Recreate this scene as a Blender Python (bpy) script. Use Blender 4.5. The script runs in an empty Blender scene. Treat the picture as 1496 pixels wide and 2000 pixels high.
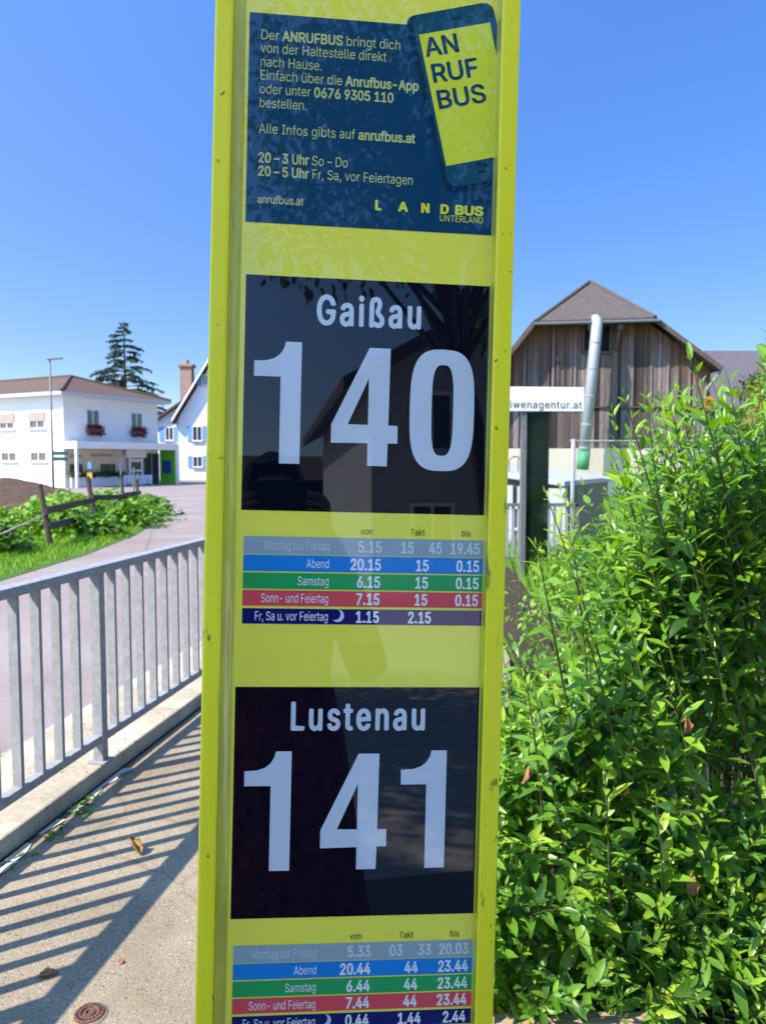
import bpy, math, random
import numpy as np
from mathutils import Vector, Matrix
R = math.radians
random.seed(7)
rng = np.random.default_rng(11)
scene = bpy.context.scene
col = scene.collection

# ------------------------------------------------------------------ camera, sky, sun, exposure
EYE = 1.55
PITCH = R(3.8)
cam = bpy.data.cameras.new("camera")
cam.sensor_fit = 'VERTICAL'; cam.sensor_height = 36.0; cam.lens = 27.0
cam.clip_start = 0.02; cam.clip_end = 3000
cam.dof.use_dof = True; cam.dof.focus_distance = 1.0; cam.dof.aperture_fstop = 11.0
camo = bpy.data.objects.new("camera", cam); col.objects.link(camo)
camo.location = (0, 0, EYE); camo.rotation_euler = (R(90) - PITCH, 0, 0)
scene.camera = camo

SUN_EL, SUN_AZ = 47.5, 239.0            # azimuth clockwise from +Y: the sun stands behind the camera on the left
world = bpy.data.worlds.new("World"); scene.world = world; world.use_nodes = True
wn = world.node_tree
sky = wn.nodes.new("ShaderNodeTexSky"); sky.sky_type = 'NISHITA'; sky.sun_disc = False
sky.sun_elevation = R(SUN_EL); sky.sun_rotation = R(SUN_AZ)
sky.air_density = 1.0; sky.dust_density = 0.0; sky.ozone_density = 3.0; sky.altitude = 1200
bg = wn.nodes["Background"]; bg.inputs[1].default_value = 0.14
hs = wn.nodes.new('ShaderNodeHueSaturation'); hs.inputs['Saturation'].default_value = 1.24; hs.inputs['Hue'].default_value = .512
# sky dimmed low down, raised overhead and sunward to brighten the shaded sign
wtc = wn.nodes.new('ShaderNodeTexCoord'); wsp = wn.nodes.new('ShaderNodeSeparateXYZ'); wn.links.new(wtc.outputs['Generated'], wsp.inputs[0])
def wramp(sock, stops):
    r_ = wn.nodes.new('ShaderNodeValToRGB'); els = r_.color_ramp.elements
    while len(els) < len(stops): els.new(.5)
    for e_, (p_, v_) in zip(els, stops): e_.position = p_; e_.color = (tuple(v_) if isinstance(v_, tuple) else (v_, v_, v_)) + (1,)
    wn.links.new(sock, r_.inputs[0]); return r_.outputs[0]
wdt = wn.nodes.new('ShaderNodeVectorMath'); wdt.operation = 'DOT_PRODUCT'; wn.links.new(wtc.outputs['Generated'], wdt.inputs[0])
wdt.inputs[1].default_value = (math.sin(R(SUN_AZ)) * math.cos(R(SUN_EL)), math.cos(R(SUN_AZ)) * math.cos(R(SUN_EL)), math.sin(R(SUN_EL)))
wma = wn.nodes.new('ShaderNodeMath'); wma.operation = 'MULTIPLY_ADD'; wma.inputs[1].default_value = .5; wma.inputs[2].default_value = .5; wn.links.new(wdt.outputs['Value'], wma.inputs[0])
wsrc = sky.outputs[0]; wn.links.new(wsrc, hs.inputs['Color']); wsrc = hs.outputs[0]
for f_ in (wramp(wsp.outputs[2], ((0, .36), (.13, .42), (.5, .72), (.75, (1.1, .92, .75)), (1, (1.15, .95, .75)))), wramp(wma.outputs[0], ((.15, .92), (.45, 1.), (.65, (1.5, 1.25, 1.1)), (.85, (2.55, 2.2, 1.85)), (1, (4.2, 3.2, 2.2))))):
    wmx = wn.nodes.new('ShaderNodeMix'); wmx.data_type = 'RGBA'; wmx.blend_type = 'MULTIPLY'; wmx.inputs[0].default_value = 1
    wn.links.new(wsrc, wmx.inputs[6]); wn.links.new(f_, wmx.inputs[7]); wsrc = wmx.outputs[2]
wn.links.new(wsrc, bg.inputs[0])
sun = bpy.data.lights.new("sun", 'SUN'); sun.energy = 3.1; sun.angle = R(0.5); sun.color = (1.0, 0.90, 0.76)
suno = bpy.data.objects.new("sun", sun); col.objects.link(suno)
to_sun = Vector((math.sin(R(SUN_AZ)) * math.cos(R(SUN_EL)), math.cos(R(SUN_AZ)) * math.cos(R(SUN_EL)), math.sin(R(SUN_EL))))
suno.rotation_euler = to_sun.to_track_quat('Z', 'Y').to_euler(); suno.location = (-20, -20, 30)
vs = scene.view_settings
vs.view_transform = 'Standard'; vs.look = 'None'; vs.gamma = 1; vs.exposure = 1.6; vs.use_curve_mapping = False
scene.cycles.max_bounces = 8; scene.cycles.transparent_max_bounces = 12
scene.cycles.use_denoising = True

# ------------------------------------------------------------------ helpers
def lin(r, g, b):
    f = lambda c: (c / 255 / 12.92) if c / 255 <= .04045 else ((c / 255 + .055) / 1.055) ** 2.4
    return (f(r), f(g), f(b))

def at(px, py, Y):
    """a point at distance Y (metres ahead) in the direction measured at px,py in the 1496x2000 survey photograph"""
    u, v = (px - 748) / 1500, (py - 1000) / 1500
    c, s = math.cos(PITCH), math.sin(PITCH)
    d = Vector((u, c - s * v, -(s + c * v)))
    return Vector((0, 0, EYE)) + d * (Y / d.y)

def tag(o, label=None, cat=None, group=None, kind=None):
    if label: o['label'] = label
    if cat: o['category'] = cat
    if group: o['group'] = group
    if kind: o['kind'] = kind
    return o

def empty(name, loc, label=None, cat=None, group=None):
    o = bpy.data.objects.new(name, None); col.objects.link(o); o.location = loc; o.empty_display_size = .1
    return tag(o, label, cat, group)

def dup(o, parent=None, delta=None, label=None):
    c = o.copy(); col.objects.link(c)
    if parent: c.parent = parent
    if delta: c.location = Vector(o.location) + Vector(delta)
    if label: c['label'] = label
    for ch in o.children: dup(ch, c)
    return c

class MB:
    def __init__(self): self.v = []; self.f = []; self.t = []
    def quadmesh(self, vv, ff, tone=.5):
        n = len(self.v); self.v += [tuple(p) for p in vv]; self.f += [tuple(i + n for i in q) for q in ff]; self.t += [tone] * len(ff)
        return self
    def poly(self, pts, tone=.5): return self.quadmesh(pts, [tuple(range(len(pts)))], tone)
    def box(self, c, size, X=(1, 0, 0), Y=(0, 1, 0), Z=(0, 0, 1), tone=.5):
        c = Vector(c); X = Vector(X) * size[0] / 2; Y = Vector(Y) * size[1] / 2; Z = Vector(Z) * size[2] / 2
        vv = [c + X * a + Y * b + Z * d for d in (-1, 1) for b in (-1, 1) for a in (-1, 1)]
        return self.quadmesh(vv, [(0, 2, 3, 1), (4, 5, 7, 6), (0, 1, 5, 4), (2, 6, 7, 3), (0, 4, 6, 2), (1, 3, 7, 5)], tone)
    def boxp(self, a, b, tone=.5):
        a = Vector(a); b = Vector(b)
        return self.box((a + b) / 2, b - a, tone=tone)
    def tube(self, pts, r, n=8, caps=True, tone=.5):
        pts = [Vector(p) for p in pts]; m = len(pts)
        rr = r if isinstance(r, (list, tuple)) else [r] * m
        vv = []; prev = None
        for i, p in enumerate(pts):
            d = (pts[min(i + 1, m - 1)] - pts[max(i - 1, 0)]).normalized()
            if prev is None:
                a = Vector((0, 0, 1)) if abs(d.z) < .9 else Vector((1, 0, 0))
                prev = (a - d * a.dot(d)).normalized()
            else: prev = (prev - d * prev.dot(d)).normalized()
            q = d.cross(prev)
            vv += [p + (prev * math.cos(2 * math.pi * k / n) + q * math.sin(2 * math.pi * k / n)) * rr[i] for k in range(n)]
        ff = [(i * n + k, i * n + (k + 1) % n, (i + 1) * n + (k + 1) % n, (i + 1) * n + k) for i in range(m - 1) for k in range(n)]
        if caps: ff += [tuple(range(n - 1, -1, -1)), tuple(range((m - 1) * n, m * n))]
        return self.quadmesh(vv, ff, tone)
    def prism(self, pts, ext, tone=.5):
        """polygon (world points) extruded by vector ext, closed"""
        pts = [Vector(p) for p in pts]; e = Vector(ext); n = len(pts)
        ff = [tuple(range(n - 1, -1, -1)), tuple(range(n, 2 * n))] + [(i, (i + 1) % n, n + (i + 1) % n, n + i) for i in range(n)]
        return self.quadmesh(pts + [p + e for p in pts], ff, tone)
    def build(self, name, mat, parent=None, smooth=False, bevel=0, local=False, origin=None, seg=2):
        me = bpy.data.meshes.new(name)
        off = Vector((0, 0, 0))
        if parent is not None and not local:
            p = parent
            while p.parent is not None: p = p.parent
            off = Vector(p.location)
        if origin is not None: off = Vector(origin)
        me.from_pydata([tuple(Vector(p) - off) for p in self.v], [], self.f)
        me.materials.append(mat); me.update()
        if len(set(self.t)) > 1:
            a = me.attributes.new("tone", 'FLOAT', 'FACE'); a.data.foreach_set("value", self.t)
        if smooth: me.polygons.foreach_set("use_smooth", [True] * len(me.polygons))
        o = bpy.data.objects.new(name, me); col.objects.link(o)
        if parent is not None: o.parent = parent
        elif origin is not None: o.location = origin
        if bevel:
            b = o.modifiers.new("bevel", 'BEVEL'); b.width = bevel; b.segments = seg; b.limit_method = 'ANGLE'; b.angle_limit = R(40)
        return o

# ------------------------------------------------------------------ materials
def new_mat(name):
    m = bpy.data.materials.new(name); m.use_nodes = True
    nt = m.node_tree; return m, nt, nt.nodes["Principled BSDF"]

def mat(name, color, rough=.6, metal=0., coat=0., vary=.12, scale=6., bump=0., bscale=60., spots=None, stretch=(1, 1, 1), spec=.5):
    """a plain weathered surface: base colour with two octaves of noise, fine bump, optional darker spots"""
    m, nt, b = new_mat(name); N = nt.nodes; L = nt.links
    tc = N.new("ShaderNodeTexCoord"); mp = N.new("ShaderNodeMapping"); mp.inputs["Scale"].default_value = stretch
    L.new(tc.outputs["Object"], mp.inputs[0])
    n1 = N.new("ShaderNodeTexNoise"); n1.inputs["Scale"].default_value = scale; n1.inputs["Detail"].default_value = 8; n1.inputs["Roughness"].default_value = .65
    L.new(mp.outputs[0], n1.inputs["Vector"])
    rp = N.new("ShaderNodeValToRGB")
    lo = tuple(max(0, c * (1 - vary)) for c in color) + (1,); hi = tuple(min(1, c * (1 + vary)) for c in color) + (1,)
    rp.color_ramp.elements[0].color = lo; rp.color_ramp.elements[1].color = hi
    rp.color_ramp.elements[0].position = .3; rp.color_ramp.elements[1].position = .7
    L.new(n1.outputs["Fac"], rp.inputs[0])
    out = rp.outputs[0]
    if spots:
        sc, amount, dark = spots
        n2 = N.new("ShaderNodeTexNoise"); n2.inputs["Scale"].default_value = sc; n2.inputs["Detail"].default_value = 4
        L.new(mp.outputs[0], n2.inputs["Vector"])
        r2 = N.new("ShaderNodeValToRGB"); r2.color_ramp.elements[0].position = amount; r2.color_ramp.elements[1].position = amount + .06
        r2.color_ramp.elements[0].color = (0, 0, 0, 1); r2.color_ramp.elements[1].color = (1, 1, 1, 1)
        L.new(n2.outputs["Fac"], r2.inputs[0])
        mx = N.new("ShaderNodeMix"); mx.data_type = 'RGBA'; L.new(r2.outputs[0], mx.inputs[0]); L.new(out, mx.inputs[6]); mx.inputs[7].default_value = dark + (1,)
        out = mx.outputs[2]
    L.new(out, b.inputs["Base Color"])
    b.inputs["Roughness"].default_value = rough; b.inputs["Metallic"].default_value = metal
    b.inputs["Coat Weight"].default_value = coat; b.inputs["Coat Roughness"].default_value = .012; b.inputs["Coat IOR"].default_value = 1.55
    b.inputs["Specular IOR Level"].default_value = spec
    if bump:
        n3 = N.new("ShaderNodeTexNoise"); n3.inputs["Scale"].default_value = bscale; n3.inputs["Detail"].default_value = 5
        L.new(mp.outputs[0], n3.inputs["Vector"])
        bp = N.new("ShaderNodeBump"); bp.inputs["Strength"].default_value = bump; bp.inputs["Distance"].default_value = .02
        L.new(n3.outputs["Fac"], bp.inputs["Height"]); L.new(bp.outputs[0], b.inputs["Normal"])
    return m

def tone_mat(name, stops, rough=.6, trans=0., spec=.4, grain=None, bump=0.):
    """colour picked per leaf or per board by the face attribute 'tone'"""
    m, nt, b = new_mat(name); N = nt.nodes; L = nt.links
    at_ = N.new("ShaderNodeAttribute"); at_.attribute_name = "tone"
    rp = N.new("ShaderNodeValToRGB"); els = rp.color_ramp.elements
    while len(els) < len(stops): els.new(.5)
    for e, (p, c) in zip(els, stops): e.position = p; e.color = tuple(c) + (1,)
    L.new(at_.outputs["Fac"], rp.inputs[0]); out = rp.outputs[0]
    tc = N.new("ShaderNodeTexCoord")
    mp = N.new("ShaderNodeMapping"); mp.inputs["Scale"].default_value = grain[0] if grain else (1, 1, 1); L.new(tc.outputs["Object"], mp.inputs[0])
    n = N.new("ShaderNodeTexNoise"); n.inputs["Scale"].default_value = grain[1] if grain else 25; n.inputs["Detail"].default_value = 7; n.inputs["Roughness"].default_value = .7
    L.new(mp.outputs[0], n.inputs["Vector"])
    mr = N.new("ShaderNodeMapRange"); mr.inputs[1].default_value = .25; mr.inputs[2].default_value = .75
    mr.inputs[3].default_value = 1 - (grain[2] if grain else .2); mr.inputs[4].default_value = 1 + (grain[2] if grain else .2)
    L.new(n.outputs["Fac"], mr.inputs[0])
    mx = N.new("ShaderNodeMix"); mx.data_type = 'RGBA'; mx.blend_type = 'MULTIPLY'; mx.inputs[0].default_value = 1
    L.new(out, mx.inputs[6]); L.new(mr.outputs[0], mx.inputs[7]); out = mx.outputs[2]
    L.new(out, b.inputs["Base Color"]); b.inputs["Roughness"].default_value = rough; b.inputs["Specular IOR Level"].default_value = spec
    if bump:
        bp = N.new("ShaderNodeBump"); bp.inputs["Strength"].default_value = bump; bp.inputs["Distance"].default_value = .02
        L.new(n.outputs["Fac"], bp.inputs["Height"]); L.new(bp.outputs[0], b.inputs["Normal"])
    if trans:
        tr = N.new("ShaderNodeBsdfTranslucent"); hs = N.new("ShaderNodeHueSaturation"); hs.inputs["Saturation"].default_value = 1.1; hs.inputs["Value"].default_value = 1.6; hs.inputs["Hue"].default_value = .485
        L.new(out, hs.inputs["Color"]); L.new(hs.outputs[0], tr.inputs[0])
        ms = N.new("ShaderNodeMixShader"); ms.inputs[0].default_value = trans
        L.new(b.outputs[0], ms.inputs[1]); L.new(tr.outputs[0], ms.inputs[2]); L.new(ms.outputs[0], N["Material Output"].inputs[0])
    return m

def glass_mat(name, tint, rough=.03):
    m, nt, b = new_mat(name)
    b.inputs["Base Color"].default_value = tint + (1,); b.inputs["Roughness"].default_value = rough; b.inputs["Specular IOR Level"].default_value = .8
    return m

def leaves_obj(name, material, parent, P, A, Nn, Ln, W, curl, tone, origin=None, parts=3, fold=.18, kind=None):
    """many leaves in one mesh: each a folded, curved blade of 8 faces (4 when parts == 1)"""
    P = np.asarray(P, float); A = np.asarray(A, float); Nn = np.asarray(Nn, float); n = len(P)
    Ln = np.broadcast_to(np.asarray(Ln, float), (n,)); W = np.broadcast_to(np.asarray(W, float), (n,)); curl = np.broadcast_to(np.asarray(curl, float), (n,)); tone = np.broadcast_to(np.asarray(tone, float), (n,))
    A = A / np.linalg.norm(A, axis=1, keepdims=True)
    Nn = Nn - A * (Nn * A).sum(1, keepdims=True); Nn = Nn / (np.linalg.norm(Nn, axis=1, keepdims=True) + 1e-9)
    B = np.cross(A, Nn)
    if parts == 3: st = [(0, 0), (.2, .74), (.5, 1.), (.8, .6), (1., 0)]
    else: st = [(0, 0), (.45, 1.), (1., 0)]
    V = []
    for s, w in st:
        mid = P + A * (Ln * s)[:, None] - Nn * (curl * Ln * s * s)[:, None]
        if w == 0: V.append(mid)
        else:
            up = Nn * (W * w * fold)[:, None]; side = B * (W * w * .5)[:, None]
            V += [mid - side + up, mid, mid + side + up]
    V = np.stack(V, 1); k = V.shape[1]
    if parts == 3: F = [(0, 2, 1), (0, 3, 2), (1, 2, 5, 4), (2, 3, 6, 5), (4, 5, 8, 7), (5, 6, 9, 8), (7, 8, 10), (8, 9, 10)]
    else: F = [(0, 2, 1), (0, 3, 2), (1, 2, 4), (2, 3, 4)]
    off = np.array((0, 0, 0.))
    if parent is not None:
        p = parent
        while p.parent is not None: p = p.parent
        off = np.array(p.location)
    if origin is not None: off = np.array(origin)
    V = (V - off).reshape(-1, 3)
    lt = np.array([len(f) for f in F]); lv = np.concatenate([np.array(f) for f in F])
    me = bpy.data.meshes.new(name)
    me.vertices.add(len(V)); me.vertices.foreach_set("co", V.ravel())
    me.loops.add(len(lv) * n); me.loops.foreach_set("vertex_index", (lv[None] + (np.arange(n) * k)[:, None]).ravel().astype(np.int32))
    tot = np.tile(lt, n); me.polygons.add(len(tot))
    me.polygons.foreach_set("loop_start", np.concatenate([[0], np.cumsum(tot)[:-1]]).astype(np.int32))
    me.update(calc_edges=True); me.validate()
    a = me.attributes.new("tone", 'FLOAT', 'FACE'); a.data.foreach_set("value", np.repeat(tone, len(F)).astype(np.float32))
    me.polygons.foreach_set("use_smooth", np.ones(len(tot), bool))
    me.materials.append(material)
    o = bpy.data.objects.new(name, me); col.objects.link(o)
    if parent is not None: o.parent = parent
    elif origin is not None: o.location = origin
    if kind: o['kind'] = kind
    return o

def unit(n):
    v = rng.normal(size=(n, 3)); return v / np.linalg.norm(v, axis=1, keepdims=True)

M = {}
M['white_wall'] = mat("white_render", (.78, .78, .76), .9, vary=.04, scale=1.2, bump=.15, bscale=40)
M['cream_wall'] = mat("cream_render", (.62, .56, .44), .9, vary=.06, scale=1.5, bump=.15)
M['grey_wall'] = mat("grey_render", (.42, .42, .44), .9, vary=.08, scale=1.)
M['plinth'] = mat("plinth_concrete", (.40, .40, .41), .9, vary=.1, scale=2.)
M['roof_brown'] = mat("brown_roof_tiles", (.105, .062, .045), .85, vary=.35, scale=7, bump=.4, bscale=18)
M['roof_grey'] = mat("weathered_roof_tiles", (.085, .070, .066), .9, vary=.35, scale=6, bump=.4, bscale=14)
M['roof_purple'] = mat("dark_violet_roof_tiles", (.10, .085, .105), .85, vary=.25, scale=5, bump=.4, bscale=12)
M['fascia'] = mat("painted_eaves_board", (.50, .52, .58), .6, vary=.05)
M['white_paint'] = mat("white_paint", (.80, .80, .80), .5, vary=.04)
M['blue_paint'] = mat("faded_blue_paint", (.16, .33, .62), .6, vary=.12)
M['glass'] = glass_mat("window_glass", (.035, .045, .06))
M['blind'] = mat("beige_blind", (.34, .28, .25), .8, vary=.08, scale=1., stretch=(1, 1, 30))
M['brick'] = mat("weathered_chimney_brick", (.33, .22, .18), .9, vary=.3, scale=9)
M['green_paint'] = mat("bright_green_paint", (.13, .50, .03), .6, vary=.05)
M['dark_green'] = mat("dark_green_enamel", (.015, .07, .055), .5, vary=.1)
M['dark_blue'] = mat("blue_enamel", (.02, .06, .30), .4, vary=.1)
M['yellow_enamel'] = mat("yellow_enamel", (.72, .42, .03), .5, vary=.08)
M['steel'] = mat("galvanised_steel", (.29, .30, .315), .6, metal=.0, spec=.12, vary=.2, scale=30, bump=.05, bscale=120)
M['steel_dark'] = mat("weathered_steel", (.16, .165, .175), .6, metal=.3, vary=.25, scale=20)
M['old_wood'] = mat("weathered_wood", (.12, .085, .065), .9, vary=.35, scale=10, stretch=(1, 1, .15), bump=.4, bscale=60)
M['fence_wood'] = mat("dark_fence_wood", (.085, .062, .05), .9, vary=.3, scale=12, bump=.4, bscale=50)
M['bark'] = mat("bark", (.085, .062, .045), .95, vary=.35, scale=14, stretch=(1, 1, .25), bump=.6, bscale=40)
M['soil'] = mat("dark_soil", (.085, .050, .034), 1, vary=.45, scale=7, bump=1., bscale=16)
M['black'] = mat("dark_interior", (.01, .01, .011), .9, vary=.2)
M['red_flower'] = tone_mat("geranium_petals", [(0, (.10, .012, .02)), (1, (.32, .03, .06))], .6)
M['leaf_plain'] = tone_mat("garden_leaves", [(0, (.03, .085, .012)), (.5, (.10, .25, .025)), (1, (.26, .44, .05))], .55, trans=.3)
M['grass'] = tone_mat("grass_blades", [(0, (.07, .19, .015)), (1, (.25, .46, .035))], .6, trans=.3)
M['conifer'] = tone_mat("conifer_needles", [(0, (.016, .042, .036)), (1, (.070, .115, .075))], .7, trans=.1)
M['tree_leaf'] = tone_mat("broad_leaves", [(0, (.02, .055, .012)), (1, (.09, .17, .03))], .5, trans=.3)
M['yellow_leaf'] = tone_mat("yellow_green_leaves", [(0, (.07, .12, .018)), (.6, (.20, .26, .03)), (1, (.36, .28, .04))], .6, trans=.3)
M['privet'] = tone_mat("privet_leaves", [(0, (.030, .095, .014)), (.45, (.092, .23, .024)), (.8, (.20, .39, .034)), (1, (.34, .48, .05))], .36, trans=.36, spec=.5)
M['twig'] = tone_mat("privet_stems", [(0, (.06, .045, .022)), (1, (.11, .14, .035))], .7)
M['dead_leaf'] = mat("dry_brown_leaf", (.30, .13, .05), .8, vary=.4, scale=60, bump=.3)
M['nut'] = mat("yellow_brown_husk", (.26, .15, .035), .6, vary=.5, scale=55, bump=.4, bscale=90)

# ------------------------------------------------------------------ ground, road, pavement
def sheet(name, pts, z, m, thick=0):
    b = MB()
    if thick: b.prism([(x, y, z - thick) for x, y in pts], (0, 0, thick))
    else: b.poly([(x, y, z) for x, y in pts])
    return tag(b.build(name, m), kind='structure')

def ground_mat(name, cols, big=.5, fine=90., speck=None, rough=.95, bump=.5, bdist=.004, stain=None):
    m, nt, b = new_mat(name); N = nt.nodes; L = nt.links
    tc = N.new("ShaderNodeTexCoord")
    n1 = N.new("ShaderNodeTexNoise"); n1.inputs["Scale"].default_value = big; n1.inputs["Detail"].default_value = 10; n1.inputs["Roughness"].default_value = .7
    n2 = N.new("ShaderNodeTexNoise"); n2.inputs["Scale"].default_value = fine; n2.inputs["Detail"].default_value = 4; n2.inputs["Roughness"].default_value = .75
    for n in (n1, n2): L.new(tc.outputs["Object"], n.inputs["Vector"])
    ad = N.new("ShaderNodeMath"); ad.operation = 'MULTIPLY_ADD'; L.new(n2.outputs["Fac"], ad.inputs[0]); ad.inputs[1].default_value = .75
    mu = N.new("ShaderNodeMath"); mu.operation = 'MULTIPLY'; L.new(n1.outputs["Fac"], mu.inputs[0]); mu.inputs[1].default_value = .4
    L.new(mu.outputs[0], ad.inputs[2])
    rp = N.new("ShaderNodeValToRGB"); els = rp.color_ramp.elements
    while len(els) < len(cols): els.new(.5)
    for e, (p, c) in zip(els, cols): e.position = p; e.color = tuple(c) + (1,)
    L.new(ad.outputs[0], rp.inputs[0]); out = rp.outputs[0]; hgt = ad.outputs[0]
    if speck:
        for sc, thr, c in speck:
            vo = N.new("ShaderNodeTexVoronoi"); vo.inputs["Scale"].default_value = sc; L.new(tc.outputs["Object"], vo.inputs["Vector"])
            sp = N.new("ShaderNodeSeparateColor"); L.new(vo.outputs["Color"], sp.inputs[0])
            gt = N.new("ShaderNodeMath"); gt.operation = 'GREATER_THAN'; L.new(sp.outputs[0], gt.inputs[0]); gt.inputs[1].default_value = thr
            lt = N.new("ShaderNodeMath"); lt.operation = 'LESS_THAN'; L.new(vo.outputs["Distance"], lt.inputs[0]); lt.inputs[1].default_value = .42
            am = N.new("ShaderNodeMath"); am.operation = 'MULTIPLY'; L.new(gt.outputs[0], am.inputs[0]); L.new(lt.outputs[0], am.inputs[1])
            a2 = N.new("ShaderNodeMath"); a2.operation = 'MULTIPLY'; L.new(am.outputs[0], a2.inputs[0]); a2.inputs[1].default_value = .75
            mx = N.new("ShaderNodeMix"); mx.data_type = 'RGBA'; L.new(a2.outputs[0], mx.inputs[0]); L.new(out, mx.inputs[6]); mx.inputs[7].default_value = c + (1,); out = mx.outputs[2]
    if stain:       # broad dirty patches and fine cracks
        n4 = N.new("ShaderNodeTexNoise"); n4.inputs["Scale"].default_value = stain[0]; n4.inputs["Detail"].default_value = 6; n4.inputs["Distortion"].default_value = .6; L.new(tc.outputs["Object"], n4.inputs["Vector"])
        r4 = N.new("ShaderNodeValToRGB"); r4.color_ramp.elements[0].position = .42; r4.color_ramp.elements[1].position = .62; k_ = 1 - stain[1]; r4.color_ramp.elements[0].color = (k_, k_ * .98, k_ * .95, 1); r4.color_ramp.elements[1].color = (1, 1, 1, 1); L.new(n4.outputs["Fac"], r4.inputs[0])
        v5 = N.new("ShaderNodeTexVoronoi"); v5.feature = 'DISTANCE_TO_EDGE'; v5.inputs["Scale"].default_value = stain[2]
        n6 = N.new("ShaderNodeTexNoise"); n6.inputs["Scale"].default_value = 5; n6.inputs["Detail"].default_value = 4; L.new(tc.outputs["Object"], n6.inputs["Vector"])
        m6 = N.new("ShaderNodeMix"); m6.data_type = 'RGBA'; m6.inputs[0].default_value = .12; L.new(tc.outputs["Object"], m6.inputs[6]); L.new(n6.outputs["Color"], m6.inputs[7]); L.new(m6.outputs[2], v5.inputs["Vector"])
        r5 = N.new("ShaderNodeValToRGB"); r5.color_ramp.elements[0].position = .0; r5.color_ramp.elements[1].position = stain[3]; r5.color_ramp.elements[0].color = (.74, .71, .67, 1); r5.color_ramp.elements[1].color = (1, 1, 1, 1); L.new(v5.outputs["Distance"], r5.inputs[0])
        for s_ in (r4.outputs[0], r5.outputs[0]):
            mm = N.new("ShaderNodeMix"); mm.data_type = 'RGBA'; mm.blend_type = 'MULTIPLY'; mm.inputs[0].default_value = 1; L.new(out, mm.inputs[6]); L.new(s_, mm.inputs[7]); out = mm.outputs[2]
    L.new(out, b.inputs["Base Color"]); b.inputs["Roughness"].default_value = rough; b.inputs["Specular IOR Level"].default_value = .25
    bp = N.new("ShaderNodeBump"); bp.inputs["Strength"].default_value = bump; bp.inputs["Distance"].default_value = bdist
    L.new(n2.outputs["Fac"], bp.inputs["Height"]); L.new(bp.outputs[0], b.inputs["Normal"])
    return m

M['pavement'] = ground_mat("exposed_aggregate", [(.25, (.14, .112, .08)), (.5, (.29, .238, .168)), (.75, (.42, .355, .265))], 1.2, 110.,
                           [(160, .80, (.52, .50, .46)), (120, .86, (.13, .10, .075)), (70, .93, (.40, .25, .14))], bump=.8, bdist=.006, stain=(2.2, .22, .55, .0045))
M['asphalt'] = ground_mat("pale_asphalt", [(.25, (.17, .145, .140)), (.55, (.27, .228, .222)), (.8, (.35, .30, .295))], .35, 60., [(90, .85, (.42, .40, .40))], bump=.6, stain=(.55, .16, .16, .0025))
M['concrete'] = ground_mat("kerb_concrete", [(.25, (.27, .235, .18)), (.55, (.46, .41, .32)), (.8, (.58, .53, .44))], 3., 40., [(60, .96, (.12, .09, .06))], bump=.35, stain=(3., .20, .4, .004))
M['pale_concrete'] = ground_mat("joint_mortar", [(.25, (.30, .28, .25)), (.55, (.56, .53, .48)), (.8, (.68, .66, .60))], 5., 50., bump=.8)
M['grass_soil'] = ground_mat("grassy_soil", [(.25, (.035, .075, .012)), (.55, (.065, .14, .02)), (.8, (.11, .19, .03))], .6, 9., bump=.6, bdist=.03)
M['gravel'] = ground_mat("pale_gravel", [(.25, (.26, .235, .20)), (.55, (.40, .37, .32)), (.8, (.50, .47, .42))], .5, 14., bump=.6, bdist=.01)
M['earth'] = ground_mat("hedge_soil", [(.25, (.018, .014, .010)), (.55, (.045, .035, .024)), (.8, (.08, .06, .04))], 2., 30., bump=1., bdist=.02)
M['slabs'] = ground_mat("stone_slabs", [(.25, (.44, .40, .34)), (.55, (.60, .55, .48)), (.8, (.69, .64, .57))], 1., 20., bump=.4)

sheet("ground", [(-900, -900), (900, -900), (900, 900), (-900, 900)], -.06, M['grass_soil'])
D = Vector((.1741, .9847, 0)); NI = Vector((.9847, -.1741, 0))      # along the railing, and across it towards the camera
RP = Vector((-1.504, 2.99, 0))                                       # railing line, where the photograph's left edge cuts it
def rl(t, s=0., z=0.): p = RP + D * t + NI * s; return Vector((p.x, p.y, z))
# the road runs along the far side of the kerb, bends past the verge and reaches the houses
sheet("road", [(-14, -1.5), tuple(rl(-4.55, -.60)[:2]), tuple(rl(9, -.60)[:2]), (2.5, 16), (6, 30), (9, 62), (-34, 62), (-24, 40), (-12.5, 27), (-7.2, 23.2), (-6.0, 20.6), (-5.3, 16.5), (-5.0, 13), (-5.05, 9), (-8, 4), (-14, 2)], -.03, M['asphalt'])
sheet("forecourt", [(-60, 24), (-14, 24), (-12.5, 27), (-24, 40), (-34, 62), (-60, 62)], -.04, M['gravel'])
sheet("pavement", [tuple(rl(-4.6, .03)[:2]), tuple(rl(9.4, .03)[:2]), (1.2, 12.4), (1.0, 6), (.55, 3.0), (.30, 2.2), (.26, 1.78), (.75, 1.76), (2.4, 1.75), (2.4, -1.54)], 0, M['pavement'])
sheet("street", [(2.4, 1.75), (14, 1.75), (14, -30), (-13.9, -30), (-13.9, -1.55), (2.4, -1.55)], -.02, M['slabs'])
sheet("hedge_bed_ditch_shade", [(.27, 1.79), (3.2, 1.77), (6, 6), (2.6, 6.4), (2.3, 11.2), (1.28, 11.2), (1.06, 6.0), (.62, 3.0)], -.03, M['earth'])  # soil bed; its far dark strip stands in for the ditch's shade
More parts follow.
